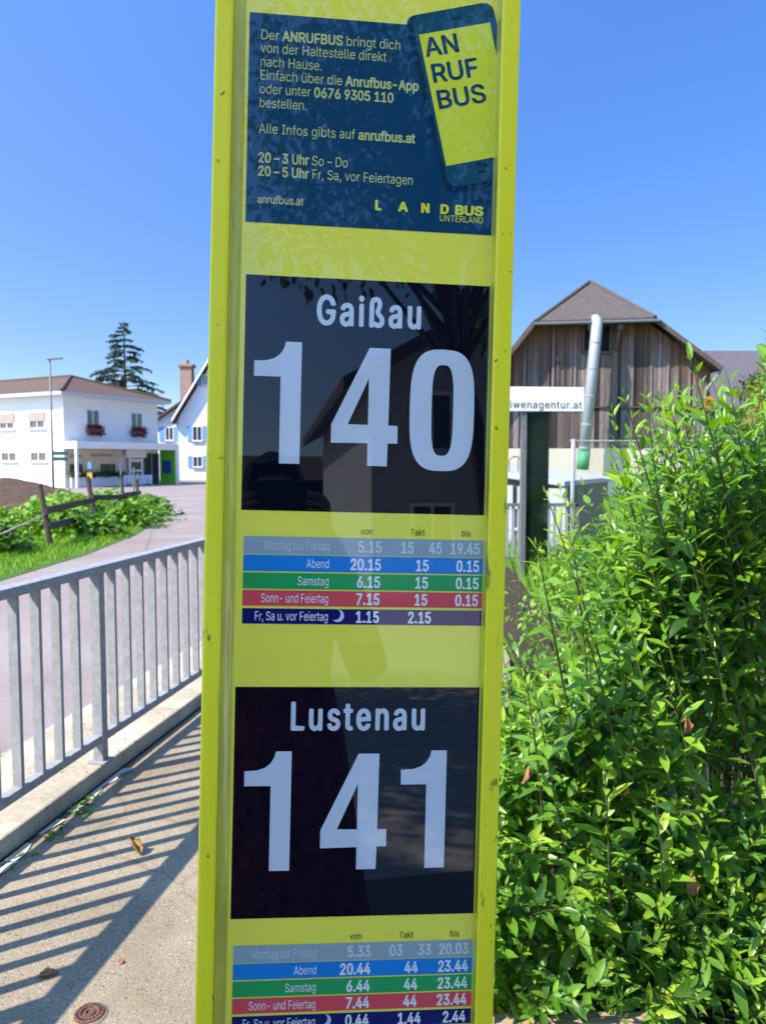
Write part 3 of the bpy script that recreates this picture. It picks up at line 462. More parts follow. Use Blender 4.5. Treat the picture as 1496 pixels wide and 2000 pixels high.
# ------------------------------------------------------------------ lettering: outlines filled as thin printed strips
GLYPH = {" ":[188],",":[188,[38,-119,68,71,137,71,84,-119]],"-":[453,[337,244,337,188,114,188,114,244]],".":[188,[95,-4,83,-3,73,1,63,9,55,18,51,29,50,41,51,53,55,64,63,73,73,81,83,85,95,87,107,85,118,81,128,73,135,64,140,53,141,41,140,29,135,18,128,9,118,1,107,-3]],"0":[453,[227,-7,191,-3,158,7,130,24,105,48,85,77,69,113,57,155,50,202,48,254,50,306,57,353,69,395,85,431,106,461,130,484,159,502,191,512,227,516,262,512,295,502,323,484,348,461,368,431,384,395,396,353,403,306,405,254,403,202,396,155,384,113,368,77,348,48,323,24,295,7,263,-3],[227,50,250,52,271,60,290,74,306,92,320,116,330,144,338,176,342,213,344,254,342,295,338,332,330,365,320,393,306,416,290,435,271,449,250,457,227,460,203,457,182,449,163,435,147,416,134,393,123,365,115,332,111,295,109,254,111,213,115,176,123,144,134,116,147,92,163,74,182,60,203,52]],"1":[453,[76,0,76,55,391,55,391,0],[276,509,276,0,212,0,212,448,209,448,86,358,86,427,198,509]],"2":[453,[64,0,64,47,234,229,252,248,268,266,282,282,294,298,303,312,311,327,316,341,319,356,320,371,319,389,315,405,308,419,298,431,287,441,273,449,258,455,241,458,224,460,205,458,188,454,172,447,159,438,148,427,139,413,132,398,128,381,127,362,66,362,68,391,75,418,86,442,102,464,121,482,143,496,168,507,196,513,225,516,254,513,281,507,306,497,328,482,346,465,361,445,372,423,379,398,381,372,380,354,377,336,371,318,363,299,351,280,336,259,317,235,294,209,267,180,153,60,153,57,389,57,389,0]],"3":[453,[218,-7,188,-5,159,1,133,10,108,22,88,38,70,57,57,79,48,104,44,132,109,132,112,115,118,100,126,87,137,76,150,66,165,59,182,54,200,51,219,50,239,51,258,55,275,61,291,69,304,80,315,93,323,108,328,125,329,145,328,163,323,180,316,196,306,211,292,223,275,234,254,241,229,246,201,248,157,248,157,299,288,448,288,452,70,452,70,509,372,509,372,461,211,278,211,289,247,290,279,286,308,276,333,262,354,244,371,222,383,198,391,173,393,145,390,116,383,90,370,66,354,45,333,27,309,12,281,2,251,-5]],"4":[453,[40,105,40,158,247,509,311,509,109,166,109,163,413,163,413,105],[282,0,282,121,282,146,282,318,343,318,343,0]],"5":[453,[221,-7,192,-5,165,1,140,11,118,25,99,41,83,60,71,82,63,105,60,130,122,130,125,115,130,102,138,89,148,78,160,68,173,60,188,54,204,51,221,50,241,51,259,56,276,64,291,75,304,89,314,104,322,122,326,141,328,162,326,183,321,203,314,221,303,237,290,251,275,262,257,270,238,275,218,277,201,276,184,273,167,268,152,262,139,255,128,246,67,253,96,509,366,509,366,452,151,452,134,301,136,301,148,311,162,318,178,325,194,330,212,333,229,334,252,332,274,328,294,321,313,311,330,299,345,285,358,269,370,251,379,231,386,210,390,187,391,163,388,132,381,102,369,76,352,52,332,32,309,15,282,3,253,-4]],"6":[453,[226,-7,196,-4,168,3,142,15,119,31,100,51,84,74,73,101,66,130,64,162,65,187,71,212,80,239,93,268,112,302,137,340,252,509,322,509,151,261,145,261,151,270,157,279,165,288,174,295,184,302,196,307,208,311,221,313,235,314,265,312,291,305,316,295,337,280,355,262,370,240,380,215,387,187,389,157,387,127,379,98,368,73,352,50,333,30,310,14,284,3,257,-4],[226,48,245,50,263,55,279,63,293,73,304,86,314,101,322,119,326,137,327,157,326,178,322,196,314,213,304,228,293,241,279,251,263,259,245,264,226,265,207,264,190,259,174,252,160,241,148,229,138,214,131,197,126,179,125,158,126,138,131,119,138,102,148,86,160,73,174,63,190,55,207,50]],"7":[453,[97,0,323,448,323,452,62,452,62,509,391,509,391,449,165,0]],"8":[453,[226,-7,193,-5,163,1,136,11,111,25,91,42,74,62,62,84,54,109,52,135,53,156,58,176,65,195,75,212,87,228,101,241,117,252,134,260,153,265,153,267,129,276,109,289,93,308,80,330,73,354,70,380,73,405,79,429,90,450,106,469,124,485,146,498,170,508,197,514,226,516,255,514,282,508,306,498,328,485,346,469,361,450,373,429,379,405,382,380,379,354,372,330,359,308,343,289,323,276,300,267,300,265,319,260,335,252,351,241,365,228,377,212,387,195,395,176,399,156,401,135,398,109,391,84,378,62,362,42,341,25,317,11,289,1,259,-5],[226,49,248,50,267,54,285,60,300,69,313,79,323,91,331,106,335,121,337,139,335,157,330,173,322,189,312,202,298,213,283,223,265,230,247,234,226,235,206,234,187,230,169,223,154,213,140,202,130,189,122,173,117,157,115,139,117,121,121,106,129,91,139,79,152,69,167,60,185,54,205,50],[226,290,244,291,260,294,274,300,287,308,298,318,307,330,314,344,318,359,319,376,318,392,314,407,308,420,299,432,288,442,275,449,260,455,244,459,226,460,208,459,192,455,177,449,164,442,153,432,145,420,138,407,134,392,133,376,134,359,138,344,145,330,154,318,165,308,178,300,193,294,209,291]],"9":[453,[226,516,256,513,285,506,310,494,333,478,352,458,368,434,380,408,387,378,389,347,387,322,382,296,373,270,359,240,340,207,315,168,200,0,130,0,301,248,307,248,302,238,295,229,287,221,278,214,268,207,257,202,245,198,232,195,218,195,188,197,161,203,137,214,116,229,98,247,83,269,72,294,66,321,64,352,66,382,73,411,85,436,101,459,120,479,143,494,168,506,196,513],[226,460,207,459,190,454,174,446,160,435,148,423,138,407,131,390,127,372,125,352,127,331,131,313,138,295,148,280,160,268,174,257,190,250,207,245,226,243,245,245,263,249,279,257,293,267,305,280,314,295,322,312,326,330,327,350,326,371,322,390,314,407,305,422,293,435,279,446,263,454,245,459]],"A":[480,[16,0,201,509,276,509,463,0,395,0,287,302,280,323,272,346,264,372,255,402,244,438,232,478,245,478,233,437,222,402,213,371,204,345,197,322,191,302,85,0],[110,142,110,199,370,199,370,142]],"B":[456,[60,0,60,509,241,509,274,507,304,501,329,491,350,477,367,461,381,442,390,421,396,398,398,374,397,353,393,336,387,320,378,307,368,295,356,286,343,278,329,272,315,267,315,262,331,260,347,254,363,245,378,234,391,220,402,203,411,184,416,161,418,136,416,111,410,88,400,67,386,48,368,31,344,18,317,8,284,2,247,0],[125,57,245,57,281,60,309,67,330,80,344,96,353,115,355,137,354,153,350,169,342,184,333,197,320,209,306,218,289,225,269,229,248,231,125,231],[125,285,238,285,256,287,273,290,288,296,302,304,314,314,323,326,330,340,335,355,336,372,333,393,326,412,313,429,294,442,270,449,240,452,125,452]],"D":[502,[219,0,96,0,96,57,215,57,254,60,288,68,318,81,343,99,363,122,379,149,390,181,397,216,399,255,397,294,390,329,379,361,364,388,344,410,320,428,291,441,258,449,221,452,93,452,93,509,225,509,273,505,315,495,353,478,385,455,412,426,433,391,449,351,458,306,462,255,458,205,449,159,433,119,411,83,384,54,351,31,312,14,268,3],[125,509,125,0,60,0,60,509]],"E":[419,[60,0,60,509,372,509,372,452,125,452,125,286,355,286,355,229,125,229,125,57,375,57,375,0]],"F":[410,[60,0,60,509,369,509,369,452,125,452,125,278,346,278,346,221,125,221,125,0]],"G":[520,[269,-7,225,-3,185,7,149,25,118,49,91,79,69,116,53,157,43,203,40,254,43,305,53,352,69,393,91,429,117,459,149,484,184,501,223,512,265,516,291,514,316,510,340,504,363,494,384,483,403,469,421,453,436,436,449,416,460,395,468,373,474,349,408,349,402,365,395,379,387,393,378,406,368,417,356,427,344,436,330,443,315,448,300,453,283,455,265,456,236,453,209,445,183,432,160,414,141,392,125,364,113,332,106,295,103,254,106,213,113,177,125,145,141,117,161,95,184,76,210,63,238,56,269,53,296,55,322,61,345,71,365,85,382,102,396,123,407,147,413,173,415,202,434,199,283,199,283,256,478,256,478,200,475,160,466,124,451,91,431,62,406,38,377,19,344,5,308,-4]],"H":[517,[60,0,60,509,125,509,125,289,392,289,392,509,457,509,457,0,392,0,392,232,125,232,125,0]],"I":[300,[31,0,31,57,118,57,118,452,31,452,31,509,269,509,269,452,183,452,183,57,269,57,269,0]],"L":[393,[60,0,60,509,125,509,125,57,361,57,361,0]],"M":[628,[60,0,60,509,152,509,277,187,280,179,284,170,287,159,291,147,295,135,299,123,303,110,307,97,311,84,315,71,319,60,322,49,307,49,311,59,314,71,318,83,322,95,326,108,330,121,334,134,338,146,342,158,346,169,349,179,352,187,476,509,568,509,568,0,504,0,504,291,504,302,504,314,504,327,505,340,505,354,505,369,505,383,506,398,506,413,506,428,507,443,507,457,513,457,508,441,503,425,498,409,492,393,487,378,482,363,477,348,472,335,467,322,463,310,459,300,456,291,342,0,286,0,170,291,167,300,163,310,159,321,155,333,150,347,145,361,140,376,134,392,129,408,124,424,118,441,112,457,119,457,119,444,120,430,120,416,120,401,121,386,121,372,121,357,121,342,122,328,122,315,122,302,122,291,122,0]],"N":[523,[60,0,60,509,136,509,343,183,349,174,355,163,363,151,371,137,379,122,388,107,396,90,405,73,414,55,405,54,403,72,402,90,401,108,400,126,399,142,399,157,399,171,399,184,399,195,399,509,463,509,463,0,387,0,202,290,194,303,186,317,177,331,168,346,159,363,148,381,136,402,123,425,108,452,119,454,120,429,121,406,122,384,123,363,124,345,124,328,125,313,125,301,125,291,125,0]],"R":[449,[60,0,60,509,236,509,273,506,305,500,333,489,356,473,376,455,390,433,401,408,407,381,409,352,407,323,401,296,390,271,376,250,356,232,333,217,305,206,273,200,236,198,96,198,96,255,234,255,258,256,280,260,298,267,313,276,325,287,334,300,340,316,344,333,345,352,344,371,340,389,334,405,325,419,313,430,298,440,279,446,258,451,233,452,125,452,125,0],[353,0,230,229,303,229,428,0]],"S":[447,[224,-9,188,-7,156,-1,128,9,102,23,81,40,64,60,51,83,42,109,38,137,104,137,108,118,114,102,123,88,136,76,150,66,166,59,185,53,204,50,224,49,246,50,267,54,286,60,303,69,317,79,329,92,338,106,344,122,346,139,344,154,340,168,332,179,322,189,310,197,296,205,280,211,263,217,245,222,184,239,145,253,112,269,86,289,67,313,56,341,52,372,54,400,62,425,75,448,92,468,113,484,138,498,165,508,195,514,227,516,259,514,289,508,316,498,340,484,360,468,377,449,390,427,398,403,401,378,337,378,332,402,320,421,302,437,280,449,254,456,225,459,204,457,185,454,167,448,152,440,139,430,129,418,121,405,117,391,115,376,117,359,122,345,131,334,142,324,155,315,169,308,184,302,198,297,212,293,264,279,279,275,295,270,312,264,328,256,344,248,359,238,372,226,384,213,395,198,402,180,407,161,408,139,406,112,399,87,386,64,370,43,349,25,323,11,294,0,261,-7]],"T":[449,[32,452,32,509,417,509,417,452,257,452,257,0,193,0,193,452]],"U":[517,[259,-8,220,-6,186,2,154,15,126,33,103,55,85,80,71,108,63,140,60,173,60,509,124,509,124,178,126,155,132,133,141,113,153,95,169,80,187,68,208,59,232,53,259,52,285,53,309,59,331,68,349,80,364,95,377,113,385,133,391,155,393,178,393,509,457,509,457,173,454,140,446,108,433,80,414,55,391,33,363,15,332,2,297,-6]],"a":[389,[160,-9,137,-7,115,-3,94,5,76,15,60,29,48,45,38,63,32,84,30,108,32,128,36,146,43,161,53,174,64,184,78,193,92,200,108,206,125,211,143,214,161,217,178,220,200,223,218,225,234,227,247,229,257,231,265,235,271,240,274,246,276,255,276,257,275,272,272,285,267,297,260,307,251,315,240,322,227,327,212,330,196,331,178,330,163,327,149,322,137,316,127,309,118,301,110,292,104,283,100,274,41,291,51,313,64,331,79,346,95,358,114,368,133,375,153,380,173,383,194,384,208,384,223,382,239,379,255,375,271,369,286,360,300,350,312,336,322,320,330,301,335,278,337,251,337,0,277,0,277,52,272,52,267,43,260,34,252,25,242,16,229,8,215,1,199,-4,181,-7],[170,45,192,47,211,51,228,59,242,68,254,80,263,93,270,108,274,122,276,138,276,190,272,187,267,184,259,182,251,180,241,178,231,176,221,174,210,173,200,171,191,170,182,169,175,168,161,166,147,163,134,159,122,153,112,147,103,139,97,130,93,118,92,105,93,93,96,82,102,72,109,64,119,57,130,52,142,48,156,46]],"b":[424,[229,-8,208,-7,189,-3,172,4,159,12,147,21,138,31,130,41,123,50,118,59,112,59,112,0,53,0,53,509,114,509,114,319,118,319,123,327,130,336,137,346,147,355,158,364,171,373,188,379,207,383,229,384,259,382,287,374,313,361,335,342,354,320,370,293,381,261,388,227,390,189,388,151,381,116,370,84,355,57,336,34,313,16,288,3,260,-6],[220,47,242,49,262,55,279,66,294,80,306,97,316,117,323,139,327,163,328,189,327,215,323,239,316,261,307,281,295,298,280,311,262,322,243,328,220,330,198,328,178,322,161,312,147,299,134,282,125,263,118,241,114,216,113,189,114,162,118,138,125,115,135,95,147,78,162,65,179,55,198,49]],"c":[396,[207,-8,174,-5,144,3,117,16,93,35,72,58,56,85,44,116,37,150,34,187,37,225,44,260,56,291,72,318,93,341,117,360,144,374,174,382,207,384,226,384,243,381,260,377,276,371,291,364,305,356,318,346,330,335,340,322,349,308,356,293,362,277,303,262,300,272,295,281,290,289,284,297,278,304,270,311,261,316,252,321,242,325,231,328,220,329,207,330,184,328,163,321,145,310,130,296,118,278,108,258,102,236,98,212,96,187,98,163,102,139,108,117,118,97,130,80,145,66,163,55,184,49,207,46,220,47,232,49,243,52,253,55,262,60,271,66,279,73,285,80,292,89,297,98,301,107,304,117,363,102,357,86,350,70,341,56,331,43,319,32,306,21,292,12,277,5,261,-1,244,-5,226,-7]],"d":[424,[195,-8,165,-6,137,3,111,16,89,34,70,57,55,84,43,116,36,151,34,189,36,227,43,261,55,293,70,320,89,342,112,361,137,374,165,382,196,384,218,383,237,379,253,373,267,364,278,355,287,346,295,336,301,327,306,319,311,319,311,509,372,509,372,0,313,0,313,59,307,59,301,50,295,41,287,31,277,21,266,12,252,4,236,-3,217,-7],[205,47,226,49,246,55,263,65,278,78,290,95,299,115,306,138,310,162,312,189,310,216,306,241,300,263,290,282,278,299,263,312,246,322,227,328,205,330,182,328,162,322,145,311,130,298,118,281,108,261,102,239,98,215,96,189,98,163,102,139,109,117,118,97,130,80,145,66,162,55,182,49]],"e":[404,[212,-8,177,-5,145,3,117,16,92,35,72,58,56,85,44,116,37,150,34,187,36,224,44,258,55,290,71,317,91,340,115,359,142,373,172,382,205,384,226,383,246,380,266,374,285,366,303,355,319,341,334,324,347,305,357,282,365,256,370,227,371,194,371,169,75,169,75,221,338,221,310,202,308,226,304,248,298,269,288,286,277,301,263,314,246,323,227,328,205,330,183,328,164,323,146,313,131,301,119,286,109,270,102,251,97,231,96,211,96,178,98,151,102,127,110,106,121,88,135,73,151,61,169,53,190,48,212,46,227,47,241,49,254,53,265,58,276,65,285,73,294,82,300,93,306,105,365,91,358,72,348,55,335,39,320,26,302,14,283,4,261,-3,237,-7]],"f":[254,[228,379,228,327,6,327,6,379],[81,0,81,432,82,452,87,470,96,486,107,499,120,510,135,519,152,525,169,529,187,530,201,530,212,529,222,527,231,525,238,523,243,521,227,468,224,470,220,471,215,472,209,473,202,474,195,474,178,472,164,468,154,460,147,449,143,435,142,419,142,0]],"g":[425,[207,-151,180,-149,156,-146,134,-140,114,-132,97,-122,82,-110,70,-97,59,-84,51,-69,101,-41,107,-49,114,-57,122,-66,131,-74,142,-82,154,-88,169,-93,187,-96,207,-97,236,-95,261,-87,282,-75,298,-58,308,-34,311,-6,311,68,306,68,301,60,294,51,287,41,277,32,266,23,252,16,236,10,217,6,195,5,165,7,138,14,113,27,90,43,71,65,55,90,43,120,36,154,34,191,36,229,43,263,55,293,71,320,90,342,112,361,138,374,166,382,196,384,218,383,237,379,253,373,267,365,279,356,288,346,296,336,302,327,308,319,313,319,313,379,372,379,372,-9,370,-40,363,-67,350,-90,334,-109,314,-124,291,-136,265,-144,237,-149],[205,59,227,61,246,66,264,75,278,87,290,103,300,121,307,142,311,166,312,193,311,219,307,242,300,264,291,283,279,299,264,312,247,322,227,328,205,330,182,328,163,322,145,312,130,298,118,282,109,262,102,241,98,218,96,193,98,167,102,144,109,123,118,104,131,88,145,76,163,66,183,61]],"h":[410,[114,227,114,0,53,0,53,509,114,509,114,287,102,287,116,319,132,344,152,362,175,374,200,382,227,384,252,383,275,377,295,369,313,356,328,340,341,321,350,298,355,271,357,240,357,0,296,0,296,235,293,263,286,286,273,304,256,318,235,326,210,329,192,328,176,324,161,317,147,308,136,297,126,283,119,266,115,248]],"i":[167,[53,0,53,379,114,379,114,0],[84,443,73,444,63,448,54,455,47,463,43,472,41,483,43,494,47,504,54,512,63,518,73,522,84,524,95,522,105,518,114,512,121,504,125,494,126,483,125,472,121,463,114,455,105,448,95,444]],"k":[381,[110,137,110,212,121,212,284,379,360,379,184,199,177,199],[53,0,53,509,114,509,114,0],[294,0,148,186,191,229,372,0]],"l":[189,[139,-2,112,0,91,8,74,20,62,37,55,59,53,84,53,509,114,509,114,99,114,83,117,71,120,62,126,57,135,53,146,52,152,52,157,52,160,53,164,53,167,54,170,54,181,3,175,1,169,0,162,-1,154,-2,147,-2]],"m":[610,[53,0,53,379,112,379,112,295,108,295,114,314,122,331,132,346,144,358,158,368,172,376,187,382,203,385,219,386,245,383,268,375,287,361,303,342,314,320,321,295,312,295,318,312,326,329,337,343,350,356,364,366,381,375,398,381,417,385,437,386,458,385,478,380,497,372,514,361,529,346,541,328,550,307,555,283,557,255,557,0,496,0,496,254,493,279,485,298,473,313,456,323,438,329,419,330,402,329,387,326,374,320,363,312,353,302,345,290,340,277,336,263,335,247,335,0,274,0,274,260,272,280,265,297,253,311,238,322,220,328,199,330,185,329,171,326,158,320,145,312,135,302,126,289,119,274,115,257,114,238,114,0]],"n":[410,[114,227,114,0,53,0,53,379,112,379,112,287,102,287,116,319,132,344,152,362,175,374,200,382,227,384,252,383,275,377,295,369,313,356,328,340,341,321,350,298,355,271,357,240,357,0,296,0,296,235,293,263,286,286,273,304,256,318,235,326,210,329,192,328,176,324,161,317,147,308,136,297,126,283,119,266,115,248]],"o":[415,[207,-8,174,-5,144,3,117,16,93,35,72,58,56,85,44,116,37,150,34,187,37,225,44,260,56,291,72,318,93,341,117,360,144,374,174,382,207,384,241,382,271,374,299,360,323,341,343,318,359,291,371,260,379,225,381,187,379,150,371,116,359,85,343,58,323,35,299,16,271,3,241,-5],[207,46,231,49,252,55,270,66,285,80,298,97,307,117,314,139,318,163,319,187,318,212,314,236,307,258,298,278,285,296,270,310,252,321,231,328,207,330,184,328,163,321,145,310,130,296,118,278,108,258,102,236,98,212,96,187,98,163,102,139,108,117,118,97,130,80,145,66,163,55,184,49]],"p":[424,[53,-143,53,379,112,379,112,319,118,319,123,327,130,336,137,346,147,355,158,364,171,373,188,379,207,383,229,384,259,382,287,374,313,361,335,342,354,320,370,293,381,261,388,227,390,189,388,151,381,116,370,84,355,57,336,34,313,16,288,3,260,-6,229,-8,208,-7,189,-3,173,4,159,12,147,21,138,31,130,41,124,50,118,59,114,59,114,-143],[220,47,242,49,262,55,279,66,294,80,306,97,316,117,323,139,327,163,328,189,327,215,323,239,316,261,307,281,295,298,280,311,262,322,243,328,220,330,198,328,178,322,161,312,147,299,134,282,125,263,118,241,114,216,113,189,114,162,118,138,125,115,135,95,147,78,162,65,179,55,198,49]],"r":[259,[53,0,53,379,112,379,112,321,115,321,124,339,137,354,152,367,171,377,191,383,213,385,218,385,223,385,229,384,235,384,240,384,243,384,243,322,241,323,236,324,230,324,223,325,215,326,207,326,190,324,174,321,159,315,146,306,135,296,126,284,119,269,115,254,114,237,114,0]],"s":[365,[182,-8,157,-7,133,-3,112,3,93,12,76,24,62,38,50,54,41,73,36,94,94,107,101,87,111,72,124,60,141,52,160,47,181,45,206,47,227,53,244,62,258,74,265,88,268,103,266,115,262,126,254,136,243,144,229,150,212,155,149,170,118,180,92,192,72,208,58,227,50,249,47,274,49,295,55,314,65,332,79,347,95,360,115,370,137,378,161,383,187,384,212,383,234,379,254,372,271,363,286,352,299,339,309,324,318,308,324,290,268,277,262,291,254,304,243,316,228,325,210,331,187,333,166,331,147,326,131,317,119,305,111,292,109,277,110,264,115,253,124,243,136,235,152,229,172,223,229,209,261,200,287,187,306,171,320,153,328,131,331,107,329,85,323,65,312,47,298,31,281,18,260,6,236,-2,210,-7]],"t":[227,[204,379,204,327,6,327,6,379],[65,471,126,471,126,98,127,83,130,70,136,61,144,55,156,51,170,50,175,50,180,50,185,51,191,52,197,53,202,54,213,2,207,0,200,-2,192,-3,184,-3,176,-4,168,-4,138,-1,113,7,92,21,77,41,68,64,65,93]],"u":[410,[182,-5,158,-3,135,2,115,11,97,23,82,39,69,59,60,82,54,109,53,139,53,379,114,379,114,144,116,117,124,94,137,75,154,61,175,53,200,50,218,51,234,55,249,62,263,71,274,83,283,97,290,113,295,132,296,153,296,379,357,379,357,0,298,0,298,92,307,92,294,60,277,35,257,17,234,5,209,-3]],"v":[389,[163,0,17,379,84,379,165,155,173,132,180,110,187,87,193,64,199,42,206,21,184,21,191,42,197,64,203,87,209,110,216,132,224,155,305,379,371,379,226,0]],"w":[567,[138,0,23,379,87,379,133,214,140,190,147,164,154,137,161,107,168,75,175,41,165,41,172,74,179,105,186,135,192,163,199,189,206,214,252,379,316,379,362,214,368,189,375,163,382,136,388,106,395,75,402,41,391,41,399,75,406,106,413,135,420,163,427,189,434,214,480,379,545,379,429,0,368,0,319,172,314,189,309,207,305,225,300,243,295,262,291,280,286,299,281,318,277,338,291,338,286,319,281,299,277,280,272,262,267,243,263,225,258,207,253,189,248,172,199,0]],"ß":[441,[122,362,122,0,60,0,60,362,64,409,77,447,99,477,127,498,160,511,197,516,218,514,240,510,260,503,280,493,297,479,312,463,323,443,330,420,332,393,331,377,329,363,325,351,320,340,315,331,309,322,303,314,297,306,292,299,289,291,286,282,285,272,287,261,291,250,297,241,306,232,316,224,327,215,339,207,350,198,362,188,373,177,383,165,391,152,398,137,402,120,403,100,401,79,396,59,386,42,374,27,358,15,340,6,319,-1,295,-5,269,-7,247,-6,227,-3,207,1,190,7,175,14,164,20,187,74,196,69,206,64,217,58,231,54,247,51,265,50,287,51,306,56,321,64,333,75,339,88,342,104,340,117,336,129,330,139,321,149,311,158,300,167,288,175,276,184,264,194,253,204,243,215,235,227,228,240,224,255,223,272,223,285,226,297,230,306,235,314,241,322,247,329,254,337,259,345,264,353,269,363,271,374,272,388,269,410,262,428,250,442,234,451,217,457,197,459,174,456,156,448,141,435,130,417,124,393]],"ö":[415,[207,-8,174,-5,144,3,117,16,93,35,72,58,56,85,44,116,37,150,34,187,37,225,44,260,56,291,72,318,93,341,117,360,144,374,174,382,207,384,241,382,271,374,299,360,323,341,343,318,359,291,371,260,379,225,381,187,379,150,371,116,359,85,343,58,323,35,299,16,271,3,241,-5],[207,46,231,49,252,55,270,66,285,80,298,97,307,117,314,139,318,163,319,187,318,212,314,236,307,258,298,278,285,296,270,310,252,321,231,328,207,330,184,328,163,321,145,310,130,296,118,278,108,258,102,236,98,212,96,187,98,163,102,139,108,117,118,97,130,80,145,66,163,55,184,49],[279,443,269,444,259,448,251,455,244,463,240,472,239,483,240,494,244,503,251,512,259,518,269,522,279,523,290,522,299,518,308,512,314,503,318,494,320,483,318,472,314,463,308,455,299,448,290,444],[136,443,125,444,115,448,107,455,100,463,96,472,95,483,96,494,100,503,107,512,115,518,125,522,136,523,146,522,156,518,164,512,171,503,175,494,176,483,175,472,171,463,164,455,156,448,146,444]],"ü":[410,[182,-5,158,-3,135,2,115,11,97,23,82,39,69,59,60,82,54,109,53,139,53,379,114,379,114,144,116,117,124,94,137,75,154,61,175,53,200,50,218,51,234,55,249,62,263,71,274,83,283,97,290,113,295,132,296,153,296,379,357,379,357,0,298,0,298,92,307,92,294,60,277,35,257,17,234,5,209,-3],[277,443,266,444,257,448,248,455,242,463,238,472,236,483,238,494,242,503,248,512,257,518,266,522,277,523,287,522,297,518,305,512,312,503,316,494,317,483,316,472,312,463,305,455,297,448,287,444],[133,443,123,444,113,448,104,455,98,463,94,472,93,483,94,494,98,503,104,512,113,518,123,522,133,523,144,522,153,518,162,512,168,503,172,494,173,483,172,472,168,463,162,455,153,448,144,444]],"–":[350,[350,244,350,188,0,188,0,244]]}
CAP = .5087
_gc = {}
def glyph(ch, sx, bold, bands=34):
    """quads (x0,x1 at y0; x0,x1 at y1) in units of cap height; bold thickens by a union of shifted copies"""
    key = (ch, round(sx, 3), round(bold, 4))
    if key in _gc: return _gc[key]
    polys = [[(L[i] / 1000 / CAP * sx, L[i + 1] / 1000 / CAP) for i in range(0, len(L), 2)] for L in GLYPH[ch][1:]]
    sh = [(0, 0)] if not bold else [(bold * math.cos(a * math.pi / 6), bold * math.sin(a * math.pi / 6) * .75) for a in range(12)]
    segs = []
    for dx, dy in sh:
        for P in polys:
            for i in range(len(P)):
                (x0, y0), (x1, y1) = P[i], P[(i + 1) % len(P)]
                if y0 != y1: segs.append((x0 + dx, y0 + dy, x1 + dx, y1 + dy))
    quads = []
    if segs:
        S = np.array(segs); lo = S[:, [1, 3]].min(); hi = S[:, [1, 3]].max(); ys = np.linspace(lo, hi, bands + 1)
        def scan(y):
            m = (np.minimum(S[:, 1], S[:, 3]) <= y) & (np.maximum(S[:, 1], S[:, 3]) > y); s = S[m]
            x = s[:, 0] + (y - s[:, 1]) / (s[:, 3] - s[:, 1]) * (s[:, 2] - s[:, 0]); w = np.where(s[:, 3] > s[:, 1], 1, -1)
            o = np.argsort(x); out = []; k = 0; st = None
            for i in o:
                if k == 0: st = x[i]
                k += w[i]
                if k == 0 and x[i] - st > 1e-5: out.append((st, x[i]))
            return out
        e = (hi - lo) * 1e-4
        for y0, y1 in zip(ys[:-1], ys[1:]):
            a, b_ = scan(y0 + e), scan(y1 - e)
            if len(a) == len(b_) and all(p[0] < q[1] and q[0] < p[1] for p, q in zip(a, b_)): quads += [(p[0], p[1], q[0], q[1], y0, y1) for p, q in zip(a, b_)]
            else: quads += [(p[0], p[1], p[0], p[1], y0, y1) for p in scan((y0 + y1) / 2)]
    _gc[key] = quads
    return quads

def set_text(b, runs, x, base, cap, width=None, sx=1., track=0., align='L', rot=0., z=0., place=None):
    """runs: [(string, bold)]; all in mm unless place maps (x, y, z) to a point"""
    place = place or (lambda X, Y, Z: (X, Y, Z))
    def length(s): return sum((GLYPH[c][0] / 1000 / CAP * s + track) for st, _ in runs for c in st) - track
    if width is not None:
        n = sum(len(st) for st, _ in runs); l1 = length(1.) - track * (n - 1)
        sx = (width / cap - track * (n - 1)) / l1
    tot = length(sx) * cap
    cx = {'L': 0, 'R': -tot, 'C': -tot / 2}[align]
    ca, sa = math.cos(rot), math.sin(rot)
    for st, bold in runs:
        for c in st:
            if len(GLYPH[c]) > 1:
                for x0, x1, x2, x3, y0, y1 in glyph(c, sx, bold):
                    q = [(cx + X * cap, Y * cap) for X, Y in ((x0, y0), (x1, y0), (x3, y1), (x2, y1))]
                    b.poly([place(x + ca * X - sa * Y, base + sa * X + ca * Y, z) for X, Y in q])
            cx += (GLYPH[c][0] / 1000 / CAP * sx + track) * cap
    return b

# ------------------------------------------------------------------ the bus stop sign
SR = Vector((.99564241, .08877125, -.02856328)); SU = Vector((.0244164, .04745425, .99857495)); SN = SR.cross(SU).normalized()
SP = Vector((-.02726, .85, 1.49354))
SHIFT = SP.z / SU.z                                  # the sign's foot, measured down its own axis
sroot = empty("bus_stop_sign", SP - SU * SHIFT, "tall yellow framed bus stop sign with route numbers 140 and 141 and timetables", "bus stop sign")
sroot.rotation_euler = Matrix((SR, SU, SN)).transposed().to_euler()
def sp(x, y, z=0.): return (x / 1000, y / 1000 + SHIFT, z / 1000)      # millimetres on the panel face

